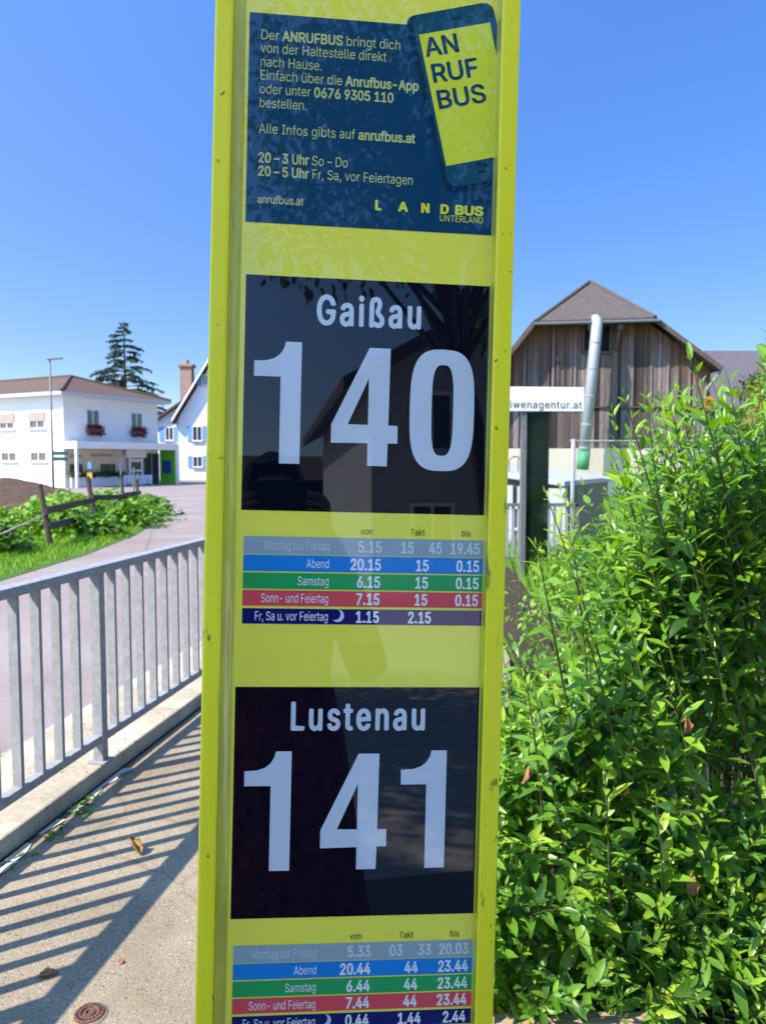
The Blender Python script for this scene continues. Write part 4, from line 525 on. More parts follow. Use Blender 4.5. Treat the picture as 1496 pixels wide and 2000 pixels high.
def print_mat(name, color, rough=.35, vary=.03):
    return mat(name, color, rough, coat=1., vary=vary, scale=9, spec=0.)
def frame_mat():
    """yellow lacquer with scratches, specks and grime streaks"""
    m, nt, b = new_mat("yellow_lacquer"); N = nt.nodes; L = nt.links
    tc = N.new("ShaderNodeTexCoord")
    n1 = N.new("ShaderNodeTexNoise"); n1.inputs["Scale"].default_value = 5; n1.inputs["Detail"].default_value = 8; L.new(tc.outputs["Object"], n1.inputs["Vector"])
    rp = N.new("ShaderNodeValToRGB"); rp.color_ramp.elements[0].color = (.90, .79, .015, 1); rp.color_ramp.elements[1].color = (.97, .87, .022, 1); rp.color_ramp.elements[0].position = .3; rp.color_ramp.elements[1].position = .7
    L.new(n1.outputs["Fac"], rp.inputs[0]); out = rp.outputs[0]
    for sc, st, th, dark in ((26, (1, .35, 1), .645, (.10, .09, .02)), (9, (6, .5, 6), .64, (.30, .30, .05)), (70, (1, 1, 1), .665, (.06, .045, .02))):
        mp = N.new("ShaderNodeMapping"); mp.inputs["Scale"].default_value = st; L.new(tc.outputs["Object"], mp.inputs[0])
        n2 = N.new("ShaderNodeTexNoise"); n2.inputs["Scale"].default_value = sc; n2.inputs["Detail"].default_value = 5; n2.inputs["Roughness"].default_value = .6; L.new(mp.outputs[0], n2.inputs["Vector"])
        r2 = N.new("ShaderNodeValToRGB"); r2.color_ramp.elements[0].position = th; r2.color_ramp.elements[1].position = th + .04; r2.color_ramp.elements[0].color = (0, 0, 0, 1); r2.color_ramp.elements[1].color = (.85, .85, .85, 1)
        L.new(n2.outputs["Fac"], r2.inputs[0])
        mx = N.new("ShaderNodeMix"); mx.data_type = 'RGBA'; L.new(r2.outputs[0], mx.inputs[0]); L.new(out, mx.inputs[6]); mx.inputs[7].default_value = dark + (1,); out = mx.outputs[2]
    L.new(out, b.inputs["Base Color"]); b.inputs["Roughness"].default_value = .32; b.inputs["Specular IOR Level"].default_value = .4
    return m
M['frame'] = frame_mat()
M['p_yellow'] = print_mat("lime_print", (.96, .86, .09)); M['p_navy'] = print_mat("navy_print", (.007, .058, .120)); M['p_black'] = print_mat("black_print", (.003, .0045, .010))
M['p_white'] = print_mat("white_print", (.62, .67, .72)); M['p_text'] = print_mat("pale_lime_print", (.60, .62, .22)); M['p_bold'] = print_mat("lime_letters", (.80, .80, .05))
M['p_phone'] = print_mat("phone_print", (.012, .085, .135)); M['p_edge'] = print_mat("phone_edge_print", (.004, .035, .075))
M['p_grey'] = print_mat("grey_row", (.33, .42, .44)); M['p_blue'] = print_mat("blue_row", (.010, .24, .66)); M['p_green'] = print_mat("green_row", (.02, .38, .10))
M['p_red'] = print_mat("red_row", (.80, .085, .10)); M['p_dblue'] = print_mat("dark_blue_row", (.008, .012, .13)); M['p_faint'] = print_mat("light_print", (.66, .72, .72))
M['p_tab'] = print_mat('table_white_print', (.84, .86, .86)); M['p_ink'] = print_mat("dark_ink", (.02, .022, .01))

TOP, BOT = 760, -1440
LO, LI, RI, RO = -165., -145.5, 143., 164.
YB = -SHIFT * 1000 + 120
fb = MB()
def sbox(b, x0, x1, y0, y1, z0, z1): return b.quadmesh([sp(x, y, z) for z in (z0, z1) for y in (y0, y1) for x in (x0, x1)], [(0, 2, 3, 1), (4, 5, 7, 6), (0, 1, 5, 4), (2, 6, 7, 3), (0, 4, 6, 2), (1, 3, 7, 5)])
sbox(MB(), LO + 3, RO - 3, YB + 4, TOP - 4, -58, -3).build("cabinet", M['frame'], sroot, local=True, bevel=.003)
for nm, x0, x1 in (("side_frame", LO, LI), ("side_frame", RI, RO)):
    sbox(MB(), x0, x1, YB, TOP, -60, 17).build(nm, M['frame'], sroot, local=True, bevel=.0035, seg=3)
for y0, y1 in ((TOP - 22, TOP), (YB, YB + 22)):
    sbox(MB(), LI + .5, RI - .5, y0, y1, -57, 16.5).build("cross_frame", M['frame'], sroot, local=True, bevel=.003)
M['lip'] = mat("lacquered_inner_lip", (.62, .58, .05), .22, coat=1., vary=.25, scale=14, stretch=(3, .6, 3))
for s_, xa, wd in ((1, LI + .3, 11.), (-1, RI - .3, 1.2)):
    gb = MB(); cov = [(xa + s_ * wd * (1 - math.cos(a)), .9 + 12.5 * (1 - math.sin(a))) for a in (math.pi / 2 * k / 8 for k in range(9))]
    vv = [sp(x, y, z) for y in (YB + 22.5, TOP - 22.5) for x, z in cov]
    gb.quadmesh(vv, [((k, k + 1, k + 10, k + 9) if s_ > 0 else (k + 9, k + 10, k + 1, k)) for k in range(8)])
    gb.build("inner_lip", M['lip'], sroot, local=True, smooth=True)
for x in (-95, 95):
    MB().tube([sp(x, YB + 10, -30), sp(x, -SHIFT * 1000 - 60, -30)], .024, 16).build("foot_post", M['steel_dark'], sroot, local=True, smooth=True)
sbox(MB(), LI + .2, RI - .2, YB + 22.2, TOP - 22.2, -2.5, 0).build("backing_panel", M['p_yellow'], sroot, local=True)

def sq(name, m, parent, pts, z): return MB().poly([sp(x, y, z) for x, y in pts]).build(name, m, parent, local=True)
def rect(x0, x1, y0, y1): return [(x0, y0), (x1, y0), (x1, y1), (x0, y1)]
def txt(name, m, parent, items, z):
    b = MB()
    for it in items: set_text(b, z=z, place=sp, **it)
    return b.build(name, m, parent, local=True)
RX = RI - .4          # prints stop at the frame
B0 = .045
# advertising print
pst = sq("notice", M['p_navy'], sroot, rect(-130.2, RX, 312.4, 537.5), .4)
ln = lambda runs, y, xr=None, cap=10.4, sx=None: dict(runs=runs, x=-118.2, base=y, cap=cap, width=(xr + 118.2) if xr is not None else None, sx=sx or 1.)
body = [ln([("Der ", 0), ("ANRUFBUS", B0), (" bringt dich", 0)], 509.2, 34.7), ln([("von der Haltestelle direkt", 0)], 495.2, 19.1), ln([("nach Hause.", 0)], 480.4, -50.5),
        ln([("Einfach über die ", 0), ("Anrufbus-App", B0)], 466.0, 55.4), ln([("oder unter ", 0), ("0676 9305 110", B0)], 451.3, 28.1), ln([("bestellen.", 0)], 436.4, -66.3),
        ln([("Alle Infos gibts auf ", 0), ("anrufbus.at", B0)], 408.7, 52.6), ln([("20 – 3 Uhr", B0), (" So – Do", 0)], 377.4, -20.3), ln([("20 – 5 Uhr", B0), (" Fr, Sa, vor Feiertagen", 0)], 362.9, 52.0),
        ln([("anrufbus.at", .018)], 333.4, -68, 8.6)]
for it in body: txt("lettering", M['p_text'], pst, [it], .8)
logo = [dict(runs=[(c, .10)], x=x0, base=333.6, cap=9.6, width=x1 - x0) for c, x0, x1 in (("L", 10.3, 17.2), ("A", 36.3, 46.4), ("N", 61.2, 71), ("D", 82.6, 92.4), ("BUS", 99, 131.3))]
txt("emblem", M['p_bold'], pst, logo + [dict(runs=[("UNTERLAND", .0)], x=82, base=325.0, cap=6.9, width=49.8)], .8)
def rounded(pts, rad, n=6):
    out = []; k = len(pts)
    for i in range(k):
        p = Vector(pts[i]); a = (Vector(pts[i - 1]) - p); c = (Vector(pts[(i + 1) % k]) - p); r = rad[i]
        if r == 0: out.append(tuple(p)); continue
        a = p + a.normalized() * r; c = p + c.normalized() * r
        for j in range(n + 1):
            s = j / n; q = a * (1 - s) ** 2 + p * 2 * s * (1 - s) + c * s * s; out.append(tuple(q))
    return out
def clipx(pts, xm):
    out = []
    for i in range(len(pts)):
        (x0, y0), (x1, y1) = pts[i], pts[(i + 1) % len(pts)]
        if x0 <= xm: out.append((x0, y0))
        if (x0 - xm) * (x1 - xm) < 0: out.append((xm, y0 + (xm - x0) / (x1 - x0) * (y1 - y0)))
    return out
pe = clipx(rounded([(37.8, 545.5), (88.5, 354.6), (186, 378), (134.5, 570.3)], [13, 13, 13, 13]), RX)
sq("phone_edge", M['p_edge'], pst, pe, .7)
pb = clipx(rounded([(44.5, 546.5), (91.5, 361.5), (186, 384), (133.8, 569.5)], [13, 13, 13, 13]), RX)
sq("phone_body", M['p_phone'], pst, pb, .95)
sq("phone_screen", M['p_bold'], pst, clipx([(54.1, 527.1), (88.1, 385.8), (166.5, 405), (132.9, 546.7)], RX), 1.2)
ccx, ccy = 127.5, 386.5
sq("phone_button", M['p_edge'], pst, [(ccx + 6.2 * math.cos(a * math.pi / 12), ccy + 6.2 * math.sin(a * math.pi / 12)) for a in range(24)], 1.2)
sq("phone_speaker", M['p_edge'], pst, [(84.5, 546.2), (84.9, 544.8), (100.6, 548.6), (100.2, 550)], 1.2)
txt("screen_lettering", M['p_navy'], pst, [dict(runs=[("AN", .04)], x=62.7, base=503.7, cap=19.6, width=39.5, rot=R(13)), dict(runs=[("RUF", .04)], x=70.3, base=475.6, cap=19.6, width=54.5, rot=R(12.5)), dict(runs=[("BUS", .04)], x=77.0, base=447.4, cap=19.6, width=57, rot=R(12.5))], 1.5)

# route boards
def D1(dx, dy): return [(x + dx, y + dy) for x, y in [(-117.5, 146.2), (-88.6, 146.2), (-88.5, 51.4), (-66.2, 51.4), (-66.2, 184.6), (-83.6, 184.6), (-85.2, 178), (-89, 171.6), (-95, 166.6), (-104, 163.6), (-117.5, 162.8)]]
def digit1(b, dx, dy): b.poly([sp(x, y, .8) for x, y in D1(dx, dy)])
def digit4(b, dx, dy):
    q = lambda *p: b.poly([sp(x + dx, y + dy, .8) for x, y in p])
    q((8.2, 51.4), (30.2, 51.4), (30.6, 76.8), (8.2, 76.5)); q((-32.4, 75.8), (8.2, 76.5), (8.2, 96.6), (-14.2, 96.8), (-32.4, 96.0))
    q((8.2, 76.5), (41.4, 76.9), (41.2, 96.6), (8.2, 96.6)); q((8.2, 96.6), (30.8, 96.6), (31.5, 181.6), (8.2, 181.6), (8.2, 148))
    q((-14.2, 96.8), (8.2, 148), (8.2, 181.6), (-32.4, 96.0))
def digit0(b):
    n = 48
    def ring(cx, cy, rx, ry, e): return [(cx + rx * math.copysign(abs(math.cos(t)) ** e, math.cos(t)), cy + ry * math.copysign(abs(math.sin(t)) ** (e * .9), math.sin(t))) for t in (2 * math.pi * i / n for i in range(n))]
    o = ring(90.6, 115.4, 36.2, 67.6, .66); i = ring(90.9, 115.4, 12.2, 50.5, .62)
    for k in range(n): b.poly([sp(*o[k], .8), sp(*o[(k + 1) % n], .8), sp(*i[(k + 1) % n], .8), sp(*i[k], .8)])
rbd = sq("route_board", M['p_black'], sroot, rect(-128.2, RX, -.5, 255.8), .4)
M['p_ink2'] = M['p_black']
txt("destination", M['p_white'], rbd, [dict(runs=[("Gaißau", .042)], x=-51.2, base=205.3, cap=31.5, width=116.6, track=.13)], .8)
b = MB(); digit1(b, 0, 0); digit4(b, 0, 0); digit0(b); b.build("route_number", M['p_white'], rbd, local=True)
rbd = sq("route_board", M['p_black'], sroot, rect(-130.4, RX, -452.9, -195.1), .4)
txt("destination", M['p_white'], rbd, [dict(runs=[("Lustenau", .042)], x=-70.4, base=-242.6, cap=30.4, width=151.7, track=.13)], .8)
b = MB(); digit1(b, -1.2, -451.2); digit4(b, -1.5, -451.2); digit1(b, 172.2, -450.9); b.build("route_number", M['p_white'], rbd, local=True)

# timetables
def table(dy, rows, dx=0):
    for s, x in (("von", 9.6), ("Takt", 66.6), ("bis", 121.7)):
        txt("column_heading", M['p_ink'], sroot, [dict(runs=[(s, .0)], x=x + dx, base=-24.9 + dy, cap=7.2, sx=.8, align='C')], .6)
    ys = [(-28.9, -48.4), (-49.3, -67.3), (-68.8, -86.6), (-88.2, -105.4), (-108.2, -125.2)]
    names = ("Montag bis Freitag", "Abend", "Samstag", "Sonn- und Feiertag", "Fr, Sa u. vor Feiertag"); cols = ('p_grey', 'p_blue', 'p_green', 'p_red', 'p_dblue')
    for i, (y1, y0) in enumerate(ys):
        r = sq("timetable_row", M[cols[i]], sroot, rect(-124.8 + dx * 1.5, 142.1, y0 + dy, y1 + dy), .4)
        mid = (y0 + y1) / 2 + dy
        pm = M['p_faint'] if i == 0 else M['p_tab']
        txt("row_title", pm, r, [dict(runs=[(names[i], .0)], x=-30.5 + dx * 3, base=mid - 4.6, cap=9.8, width={0: 72, 1: 25.5, 2: 35, 3: 74.5, 4: 81}[i], align='R')], .8)
        for s, xr in rows[i]: txt("departure_time", pm, r, [dict(runs=[(s, .05)], x=xr, base=mid - 6.1, cap=12.3, sx=.70, align='R', track=.02)], .8)
        if i == 4:
            mo = []; cx, cy, rr = -20.2 + dx * 3, mid + 1.2, 7.0
            for k in range(17): a = R(-115 + 180 * k / 16); mo.append((cx + rr * math.cos(a), cy + rr * math.sin(a)))
            for k in range(17): a = R(65 - 180 * k / 16); mo.append((cx - 3.3 + (rr - .6) * math.cos(a), cy + 1.6 + (rr - .6) * math.sin(a)))
            MB().poly([sp(x, y, .8) for x, y in mo]).build("moon_symbol", M['p_white'], r, local=True)
table(0, [[("5.15", 27.3), ("15", 63.3), ("45", 95.2), ("19.45", 138.2)], [("20.15", 27), ("15", 80.6), ("0.15", 138)], [("6.15", 26.6), ("15", 80.3), ("0.15", 137.8)], [("7.15", 26.3), ("15", 80), ("0.15", 137.6)], [("1.15", 26.2), ("2.15", 84.6)]])
table(-454.2, [[("5.33", 26), ("03", 62), ("33", 94.4), ("20.03", 137.2)], [("20.44", 25.9), ("44", 79.6), ("23.44", 136.8)], [("6.44", 25.7), ("44", 79.4), ("23.44", 136.6)], [("7.44", 25.5), ("44", 79.2), ("23.44", 136.3)], [("0.44", 25.4), ("1.44", 84.2), ("2.44", 135.6)]], -1.3)

# ------------------------------------------------------------------ left: white house with the shop canopy
ud = Vector((.469, .883, 0)); ld = Vector((-.883, .469, 0)); un = Vector((.883, -.469, 0)); lnn = Vector((-.469, -.883, 0))
C0 = Vector((-19., 46., -.03))
def hp(a, b, z): return C0 + ud * a + ld * b + Vector((0, 0, z))       # a along the right wall, b along the left wall
WR, WL, EZ, PZ = 7.7, 15., 5.47, 7.15
house = empty("white_house", C0, "white two storey house with brown hipped roof and a canopy over its shop front", "house")
def pane_window(parent, c, w, h, X, nrm, blind=0., cross=True, depth=.12, frame='white_paint'):
    """window set in a wall: frame proud of the wall, pane behind it; c = centre on the wall face"""
    c = Vector(c); Z = Vector((0, 0, 1)); fw = .07
    b = MB()
    for s in (-1, 1):
        b.box(c + X * s * (w / 2 - fw / 2) + nrm * .02, (fw, .08, h), X=X, Y=nrm); b.box(c + Z * s * (h / 2 - fw / 2) + nrm * .021, (w - 2 * fw, .075, fw), X=X, Y=nrm)
    if cross: b.box(c + nrm * .02, (fw * .8, .07, h - 2 * fw), X=X, Y=nrm)
    wo = b.build("window", M[frame], parent)
    MB().box(c + nrm * .004, (w - .02, .012, h - .02), X=X, Y=nrm).build("pane", M['glass'], wo)
    MB().box(c - Z * (h / 2 + .04) + nrm * .06, (w + .16, .16, .06), X=X, Y=nrm).build("sill", M['fascia'], wo)
    if blind: MB().box(c + Z * (h / 2 - h * blind / 2) + nrm * .075, (w - .02, .03, h * blind), X=X, Y=nrm).build("blind", M['blind'], wo)
    return wo
w = MB().prism([hp(0, 0, 0), hp(WR, 0, 0), hp(WR, WL, 0), hp(0, WL, 0)], (0, 0, EZ + .1)); w.build("wall", M['white_wall'], house)
ov = .65
b = MB(); e = [hp(-ov, -ov, EZ), hp(WR + ov, -ov, EZ), hp(WR + ov, WL + ov, EZ), hp(-ov, WL + ov, EZ)]
r1, r2 = hp(WR / 2, WR / 2, PZ), hp(WR / 2, WL - WR / 2, PZ)
up = Vector((0, 0, .2)); E2 = [p + up for p in e]
b.quadmesh(E2 + [r1, r2], [(0, 1, 4), (1, 2, 5, 4), (2, 3, 5), (3, 0, 4, 5)])
rf = b.build("roof", M['roof_brown'], house)
b = MB(); b.quadmesh(e + [p + up * .97 for p in e], [(0, 1, 5, 4), (1, 2, 6, 5), (2, 3, 7, 6), (3, 0, 4, 7), (0, 3, 2, 1)]); b.build("eaves", M['fascia'], rf)
for p, q in ((E2[0], r1), (E2[1], r1), (E2[3], r2), (r1, r2)):
    MB().tube([p + up * .2, q + Vector((0, 0, .03))], .09, 6).build("ridge_tiles", M['roof_brown'], rf)
Z = Vector((0, 0, 1))
for t, z0, z1, bl in ((2.3, 3.55, 4.55, .55), (5.1, 3.55, 4.55, .62)): pane_window(house, hp(0, t, (z0 + z1) / 2), 1.45, z1 - z0, ld, lnn, bl)
for t in (2.25, 5.0): pane_window(house, hp(0, t, 1.85), 1.5, .62, ld, lnn)
for t in (8.2, 11.2): pane_window(house, hp(0, t, 4.05), 1.45, 1.0, ld, lnn, .5)
for i, a in enumerate((2.15, 5.75)):
    wo = pane_window(house, hp(a, 0, 4.2), 1.05, 1.15, ud, un)
    bx = MB().box(hp(a, -.22, 3.45), (1.2, .28, .22), X=ud, Y=un); wb = tag(bx.build("flower_box", M['old_wood'], origin=hp(a, -.22, 3.4)), "flower box of dark red geraniums under the upper window nearer the house corner" if i == 0 else "flower box of dark red geraniums under the upper window farther from the corner", "flower box", "window boxes")
    n = 420; P = np.array(hp(a, -.25, 3.55)) + rng.uniform(-.6, .6, (n, 1)) * np.array(ud) + rng.normal(size=(n, 1)) * np.array(un) * .10; P[:, 2] += rng.uniform(-.38, .22, n)
    leaves_obj("flowers", M['red_flower'], wb, P, unit(n), unit(n), .12, .11, .1, rng.random(n), parts=1)
    n = 160; P = np.array(hp(a, -.25, 3.6)) + rng.normal(size=(n, 1)) * np.array(ud) * .28; P[:, 2] += rng.normal(0, .11, n)
    leaves_obj("foliage", M['tree_leaf'], wb, P, unit(n), unit(n), .12, .09, .1, rng.random(n), parts=1)
MB().tube([hp(-.08, -.08, 0), hp(-.08, -.08, EZ)], .05, 8).build("downpipe", M['white_paint'], house)
# canopy over the shop, its pillar and the green end wall
MB().prism([hp(-.45, -1.6, 2.32), hp(8.0, -1.6, 2.32), hp(8.0, -.006, 2.32), hp(-.45, -.006, 2.32)], (0, 0, .42)).build("canopy", M['white_paint'], house)
MB().prism([hp(7.82, -1.5, 0), hp(7.98, -1.5, 0), hp(7.98, -.01, 0), hp(7.82, -.01, 0)], (0, 0, 2.315)).build("end_wall", M['green_paint'], house)
MB().box(hp(7.86, -1.56, 1.16), (.28, .10, 2.31), X=ud, Y=un).build("pillar", M['white_paint'], house)
MB().box(hp(-.36, -1.45, 1.16), (.14, .14, 2.31), X=ud, Y=un).build("pillar", M['white_paint'], house)
MB().box(hp(2.1, -.035, 1.52), (4.2, .05, 1.55), X=ud, Y=un).build("shop_panel", M['cream_wall'], house)
for a, ww in ((.75, .9), (3.2, 1.15)): pane_window(house, hp(a, -.065, 1.08), ww, .62, ud, un, frame='old_wood')
for a, ww, z_ in ((.75, .9, 1.88), (2.75, 1.7, 1.95)): MB().box(hp(a, -.08, z_), (ww, .03, .15), X=ud, Y=un).build("shop_sign", M['blind'], house)
MB().box(hp(2.1, -.55, .30), (4.3, .12, .58), X=ud, Y=un).build("low_wall", M['white_paint'], house)
n = 900; P = np.array(hp(2.1, -.55, .72)) + rng.uniform(-2.1, 2.1, (n, 1)) * np.array(ud) + rng.normal(size=(n, 1)) * np.array(un) * .07; P[:, 2] += rng.normal(0, .10, n)
leaves_obj("planting", M['tree_leaf'], house, P, unit(n), unit(n), .16, .08, .2, rng.random(n), parts=1)
dr = MB()
for s in (-1, 1): dr.box(hp(5.35 + s * .52, -.30, 1.05), (.14, .10, 2.1), X=ud, Y=un)
for z in (.18, .95, 1.62, 2.05): dr.box(hp(5.35, -.30, z), (.90, .09, .14 if z > .2 else .34), X=ud, Y=un)
dr = dr.build("door", M['white_paint'], house); MB().box(hp(5.35, -.29, 1.05), (.92, .02, 2.0), X=ud, Y=un).build("pane", M['glass'], dr)
MB().box(hp(5.35, -.36, 2.06), (1.75, .08, .50), X=ud, Y=un).build("door_board", M['white_paint'], house)
sw = MB()
for a in (6.25, 6.95, 7.6): sw.box(hp(a, -.10, 1.05), (.08, .08, 2.05), X=ud, Y=un)
sw = sw.build("shop_window", M['steel'], house); MB().box(hp(6.9, -.08, 1.05), (1.5, .02, 2.05), X=ud, Y=un).build("pane", M['glass'], sw)
lb = MB().box(hp(7.74, -.72, 1.18), (.14, .72, .85), X=ud, Y=un); tag(lb.build("letter_box", M['dark_blue'], origin=hp(7.74, -.72, .76), bevel=.03), "dark blue letter box on the bright green end wall under the canopy", "letter box")
bn = MB(); bn.box(hp(3.6, -2.3, .42), (2.2, .04, .55), X=ud, Y=un)
for s in (-1, 1): bn.box(hp(3.6 + s * 1.12, -2.3, .36), (.05, .05, .75), X=ud, Y=un)
M['pale_blue'] = mat("pale_blue_banner", (.42, .52, .72), .6, vary=.5, scale=3.5)
tag(bn.build("banner", M['pale_blue'], origin=hp(3.6, -2.3, 0)), "low pale blue and white banner standing in front of the shop", "banner")

# second house with the steep white gable
H2 = Vector((-12.2, 62., -.03))
def g(px, py, Y=62.): return at(px, py, Y)
h2 = empty("gabled_house", H2, "white house with steep gable, blue shutters and a tall brick chimney", "house")
b = MB(); fp = [Vector((-16.4, 62, 0)), Vector((-8, 62, 0)), Vector((-8, 62, 5.0)), Vector((-12.2, 62, 11.7)), Vector((-16.4, 62, 5.0))]
b.prism(fp, (0, 12, 0)); b.build("wall", M['white_wall'], h2)
b = MB()
for s in (-1, 1):
    a0 = Vector((-12.2 + s * 4.65, 61.5, 4.55)); a1 = Vector((-12.2, 61.5, 11.95)); b.prism([a0, a1, a1 + Z * .22, a0 + Z * .25 + Vector((s * .1, 0, 0))], (0, 13, 0))
rf2 = b.build("roof", M['roof_brown'], h2)
b = MB()
for s in (-1, 1):
    a0 = Vector((-12.2 + s * 4.62, 61.42, 4.60)); a1 = Vector((-12.2, 61.42, 11.97)); b.prism([a0, a1, a1 + Z * .25, a0 + Z * .28], (0, .07, 0))
b.build("verge_board", M['white_paint'], rf2)
MB().prism([Vector((-18.3, 62.6, 0)), Vector((-16.42, 62.6, 0)), Vector((-16.42, 62.6, 6.0)), Vector((-18.3, 62.6, 4.75))], (0, 8, 0)).build("wing", M['white_wall'], h2)
MB().prism([Vector((-18.7, 62.2, 4.55)), Vector((-15.8, 62.2, 6.5)), Vector((-15.8, 62.2, 6.7)), Vector((-18.7, 62.2, 4.75))], (0, 9, 0)).build("wing_roof", M['roof_brown'], h2)
ch = MB().box((-15.95, 63.2, 7.0), (.95, .95, 4.4)).box((-15.95, 63.2, 9.28), (1.2, 1.2, .22)).tube([(-15.95, 63.2, 9.3), (-15.95, 63.2, 9.75)], .18, 8).build("chimney", M['brick'], rf2)
X1, NF = Vector((1, 0, 0)), Vector((0, -1, 0))
for x, z, ww, hh in ((-14.9, 3.75, .8, 1.2), (-14.9, 1.5, .8, .9), (-13.0, 3.75, .8, 1.2), (-11.4, 3.75, .8, 1.2), (-14.2, 8., .5, .9)):
    wo = pane_window(h2, (x, 61.99, z), ww, hh, X1, NF)
    for s in (-1, 1): MB().box((x + s * (ww / 2 + .20), 61.95, z), (.34, .05, hh)).build("shutter", M['blue_paint'], wo)
wo = pane_window(h2, (-17.3, 62.59, 3.75), .7, 1.1, X1, NF)
for s in (-1, 1): MB().box((-17.3 + s * .6, 62.55, 3.75), (.42, .05, 1.1)).build("shutter", M['blue_paint'], wo)

# street lamp with its direction plates
LP = Vector((-18.9, 44.1, -.03))
lamp = empty("street_lamp", LP, "slim grey street lamp with a flat head beside the white house", "street lamp")
MB().tube([LP, LP + Z * 2.5, LP + Z * 7.35], [.075, .065, .045], 10).build("pole", M['steel_dark'], lamp, smooth=True)
MB().box(LP + Vector((.28, 0, 7.38)), (.85, .22, .09), X=(.99, 0, .06), Z=(-.06, 0, .99)).build("lamp_head", M['steel_dark'], lamp, bevel=.02)
for i, z in enumerate((2.02, 1.70)):
    b = MB().box(LP + Vector((.5, -.09, z)), (.85, .03, .22)); tag(b.build("direction_sign", M['dark_green'], origin=LP + Vector((.5, -.09, z))), ("upper" if i == 0 else "lower") + " of two dark green direction plates on the street lamp pole", "sign", "direction plates on the lamp")

# conifer behind the house
def conifer(name, base, H, rad, label):
    base = Vector(base); tr = empty(name, base, label, "tree")
    MB().tube([base, base + Z * H * .5, base + Z * H], [.30, .17, .02], 8).build("trunk", M['bark'], tr, smooth=True)
    P = []; A = []; T = []; LL = []; br = MB()
    z = H * .14
    while z < H * .985:
        fr = (H - z) / H; rr = rad * (fr ** .8) * random.uniform(.75, 1.12) + .15
        for k in range(random.randint(5, 8)):
            a = random.uniform(0, 6.283); r_ = rr * random.uniform(.6, 1.1); d = Vector((math.cos(a), math.sin(a), 0))
            pts = [base + Z * z + d * r_ * s + Z * (.28 * r_ * s - .40 * r_ * s * s) for s in (0, .35, .7, 1)]
            br.tube(pts, [.045 * fr + .02, .03 * fr + .012, .02, .008], 4, caps=False)
            m = int(14 + 26 * r_)
            for j in range(m):
                s = .22 + .78 * random.random() ** .8; c = base + Z * z + d * r_ * s + Z * (.28 * r_ * s - .40 * r_ * s * s)
                sd = Vector((-d.y, d.x, 0)) * random.uniform(-1, 1) + d * random.uniform(.1, .9) + Z * random.uniform(-.75, .1)
                P.append(c); A.append(sd); LL.append(random.uniform(.35, .75) * (.5 + .5 * fr)); T.append(random.random() * .8 + .2 * s)
        z += random.uniform(.45, .8) * (.55 + .5 * fr)
    br.build("branches", M['bark'], tr)
    P = np.array(P); leaves_obj("crown", M['conifer'], tr, P, np.array(A), unit(len(P)), np.array(LL), np.array(LL) * .30, .25, np.array(T), parts=1)
    return tr
conifer("spruce_tree", (-23.6, 71, -.05), 14.4, 6.2, "tall blue green conifer with tiered branches behind the white house")

# fence posts and boards on the verge
FP = [(-6.07, 14.0, 1.15, .05), (-6.84, 18.3, 1.2, .06), (-6.95, 20.7, 1.18, .04), (-7.42, 23.4, 1.0, .05)]
fe = empty("verge_fence", (FP[0][0], FP[0][1], 0), "rustic dark wooden fence of leaning posts and two rails across the leafy verge", "fence")
tops = []
for i, (x, y, h, r_) in enumerate(FP):
    lean = Vector((-.16 if i < 2 else -.08, .0, 1)).normalized(); tops.append((Vector((x, y, 0)), lean))
    MB().tube([Vector((x, y, -.1)), Vector((x, y, 0)) + lean * h * .6, Vector((x, y, 0)) + lean * h], [r_ * 1.15, r_, r_ * .85], 7).build("post", M['fence_wood'], fe)
for i in range(3):
    for z in (.66, .36):
        a = tops[i][0] + tops[i][1] * z + Vector((.07, 0, random.uniform(-.05, .05))); c = tops[i + 1][0] + tops[i + 1][1] * (z - .04) + Vector((.07, 0, random.uniform(-.05, .05)))
        d = (c - a); X = d.normalized(); Yv = Z.cross(X).normalized()
        MB().box((a + c) / 2, (d.length + .3, .03, .13), X=X, Y=Yv, Z=X.cross(Yv)).build("rail", M['fence_wood'], fe)
a = tops[0][0] + tops[0][1] * .58; rp_ = [a, Vector((-6.25, 12.6, .36)), Vector((-6.45, 11.6, .24)), Vector((-6.9, 10.6, .26)), Vector((-7.6, 9.5, .5))]
M['rope'] = mat("red and white ribbon".replace(" ", "_"), (.55, .42, .34), .8, vary=.5, scale=2.2)
tag(MB().tube(rp_, .018, 6).build("barrier_ribbon", M['rope'], smooth=True), "faded orange and white ribbon sagging from the nearest fence post", "ribbon")
# leafy vegetable clumps among the fence
def plant(c, rad, h, n, label, tone=.6, L=.20):
    c = Vector(c); r_ = empty("leafy_plant", c, label, "plant", "leafy plants along the verge fence")
    P = np.array(c) + rng.normal(size=(n, 3)) * np.array((rad * .5, rad * .5, 0)); rr = np.hypot(P[:, 0] - c.x, P[:, 1] - c.y) / rad
    P[:, 2] = c.z + h * np.clip(1 - .55 * rr ** 2, .1, 1) * rng.random(n) ** .5
    A = unit(n); A[:, 2] = -.1 + .5 * A[:, 2]; N_ = unit(n) * .55; N_[:, 2] += 1
    LL = rng.uniform(.5, 1.1, n) * L
    leaves_obj("foliage", M['leaf_plain'], r_, P, A, N_, LL, LL * .75, .3, np.clip(rng.normal(tone, .2, n), 0, 1), parts=1)
    b = MB()
    for k in range(7):
        p = Vector(P[k * 7 % n]); b.tube([Vector((c.x + random.uniform(-.1, .1), c.y, c.z - .05)), p], .008, 4, caps=False)
    b.build("stems", M['twig'], r_)
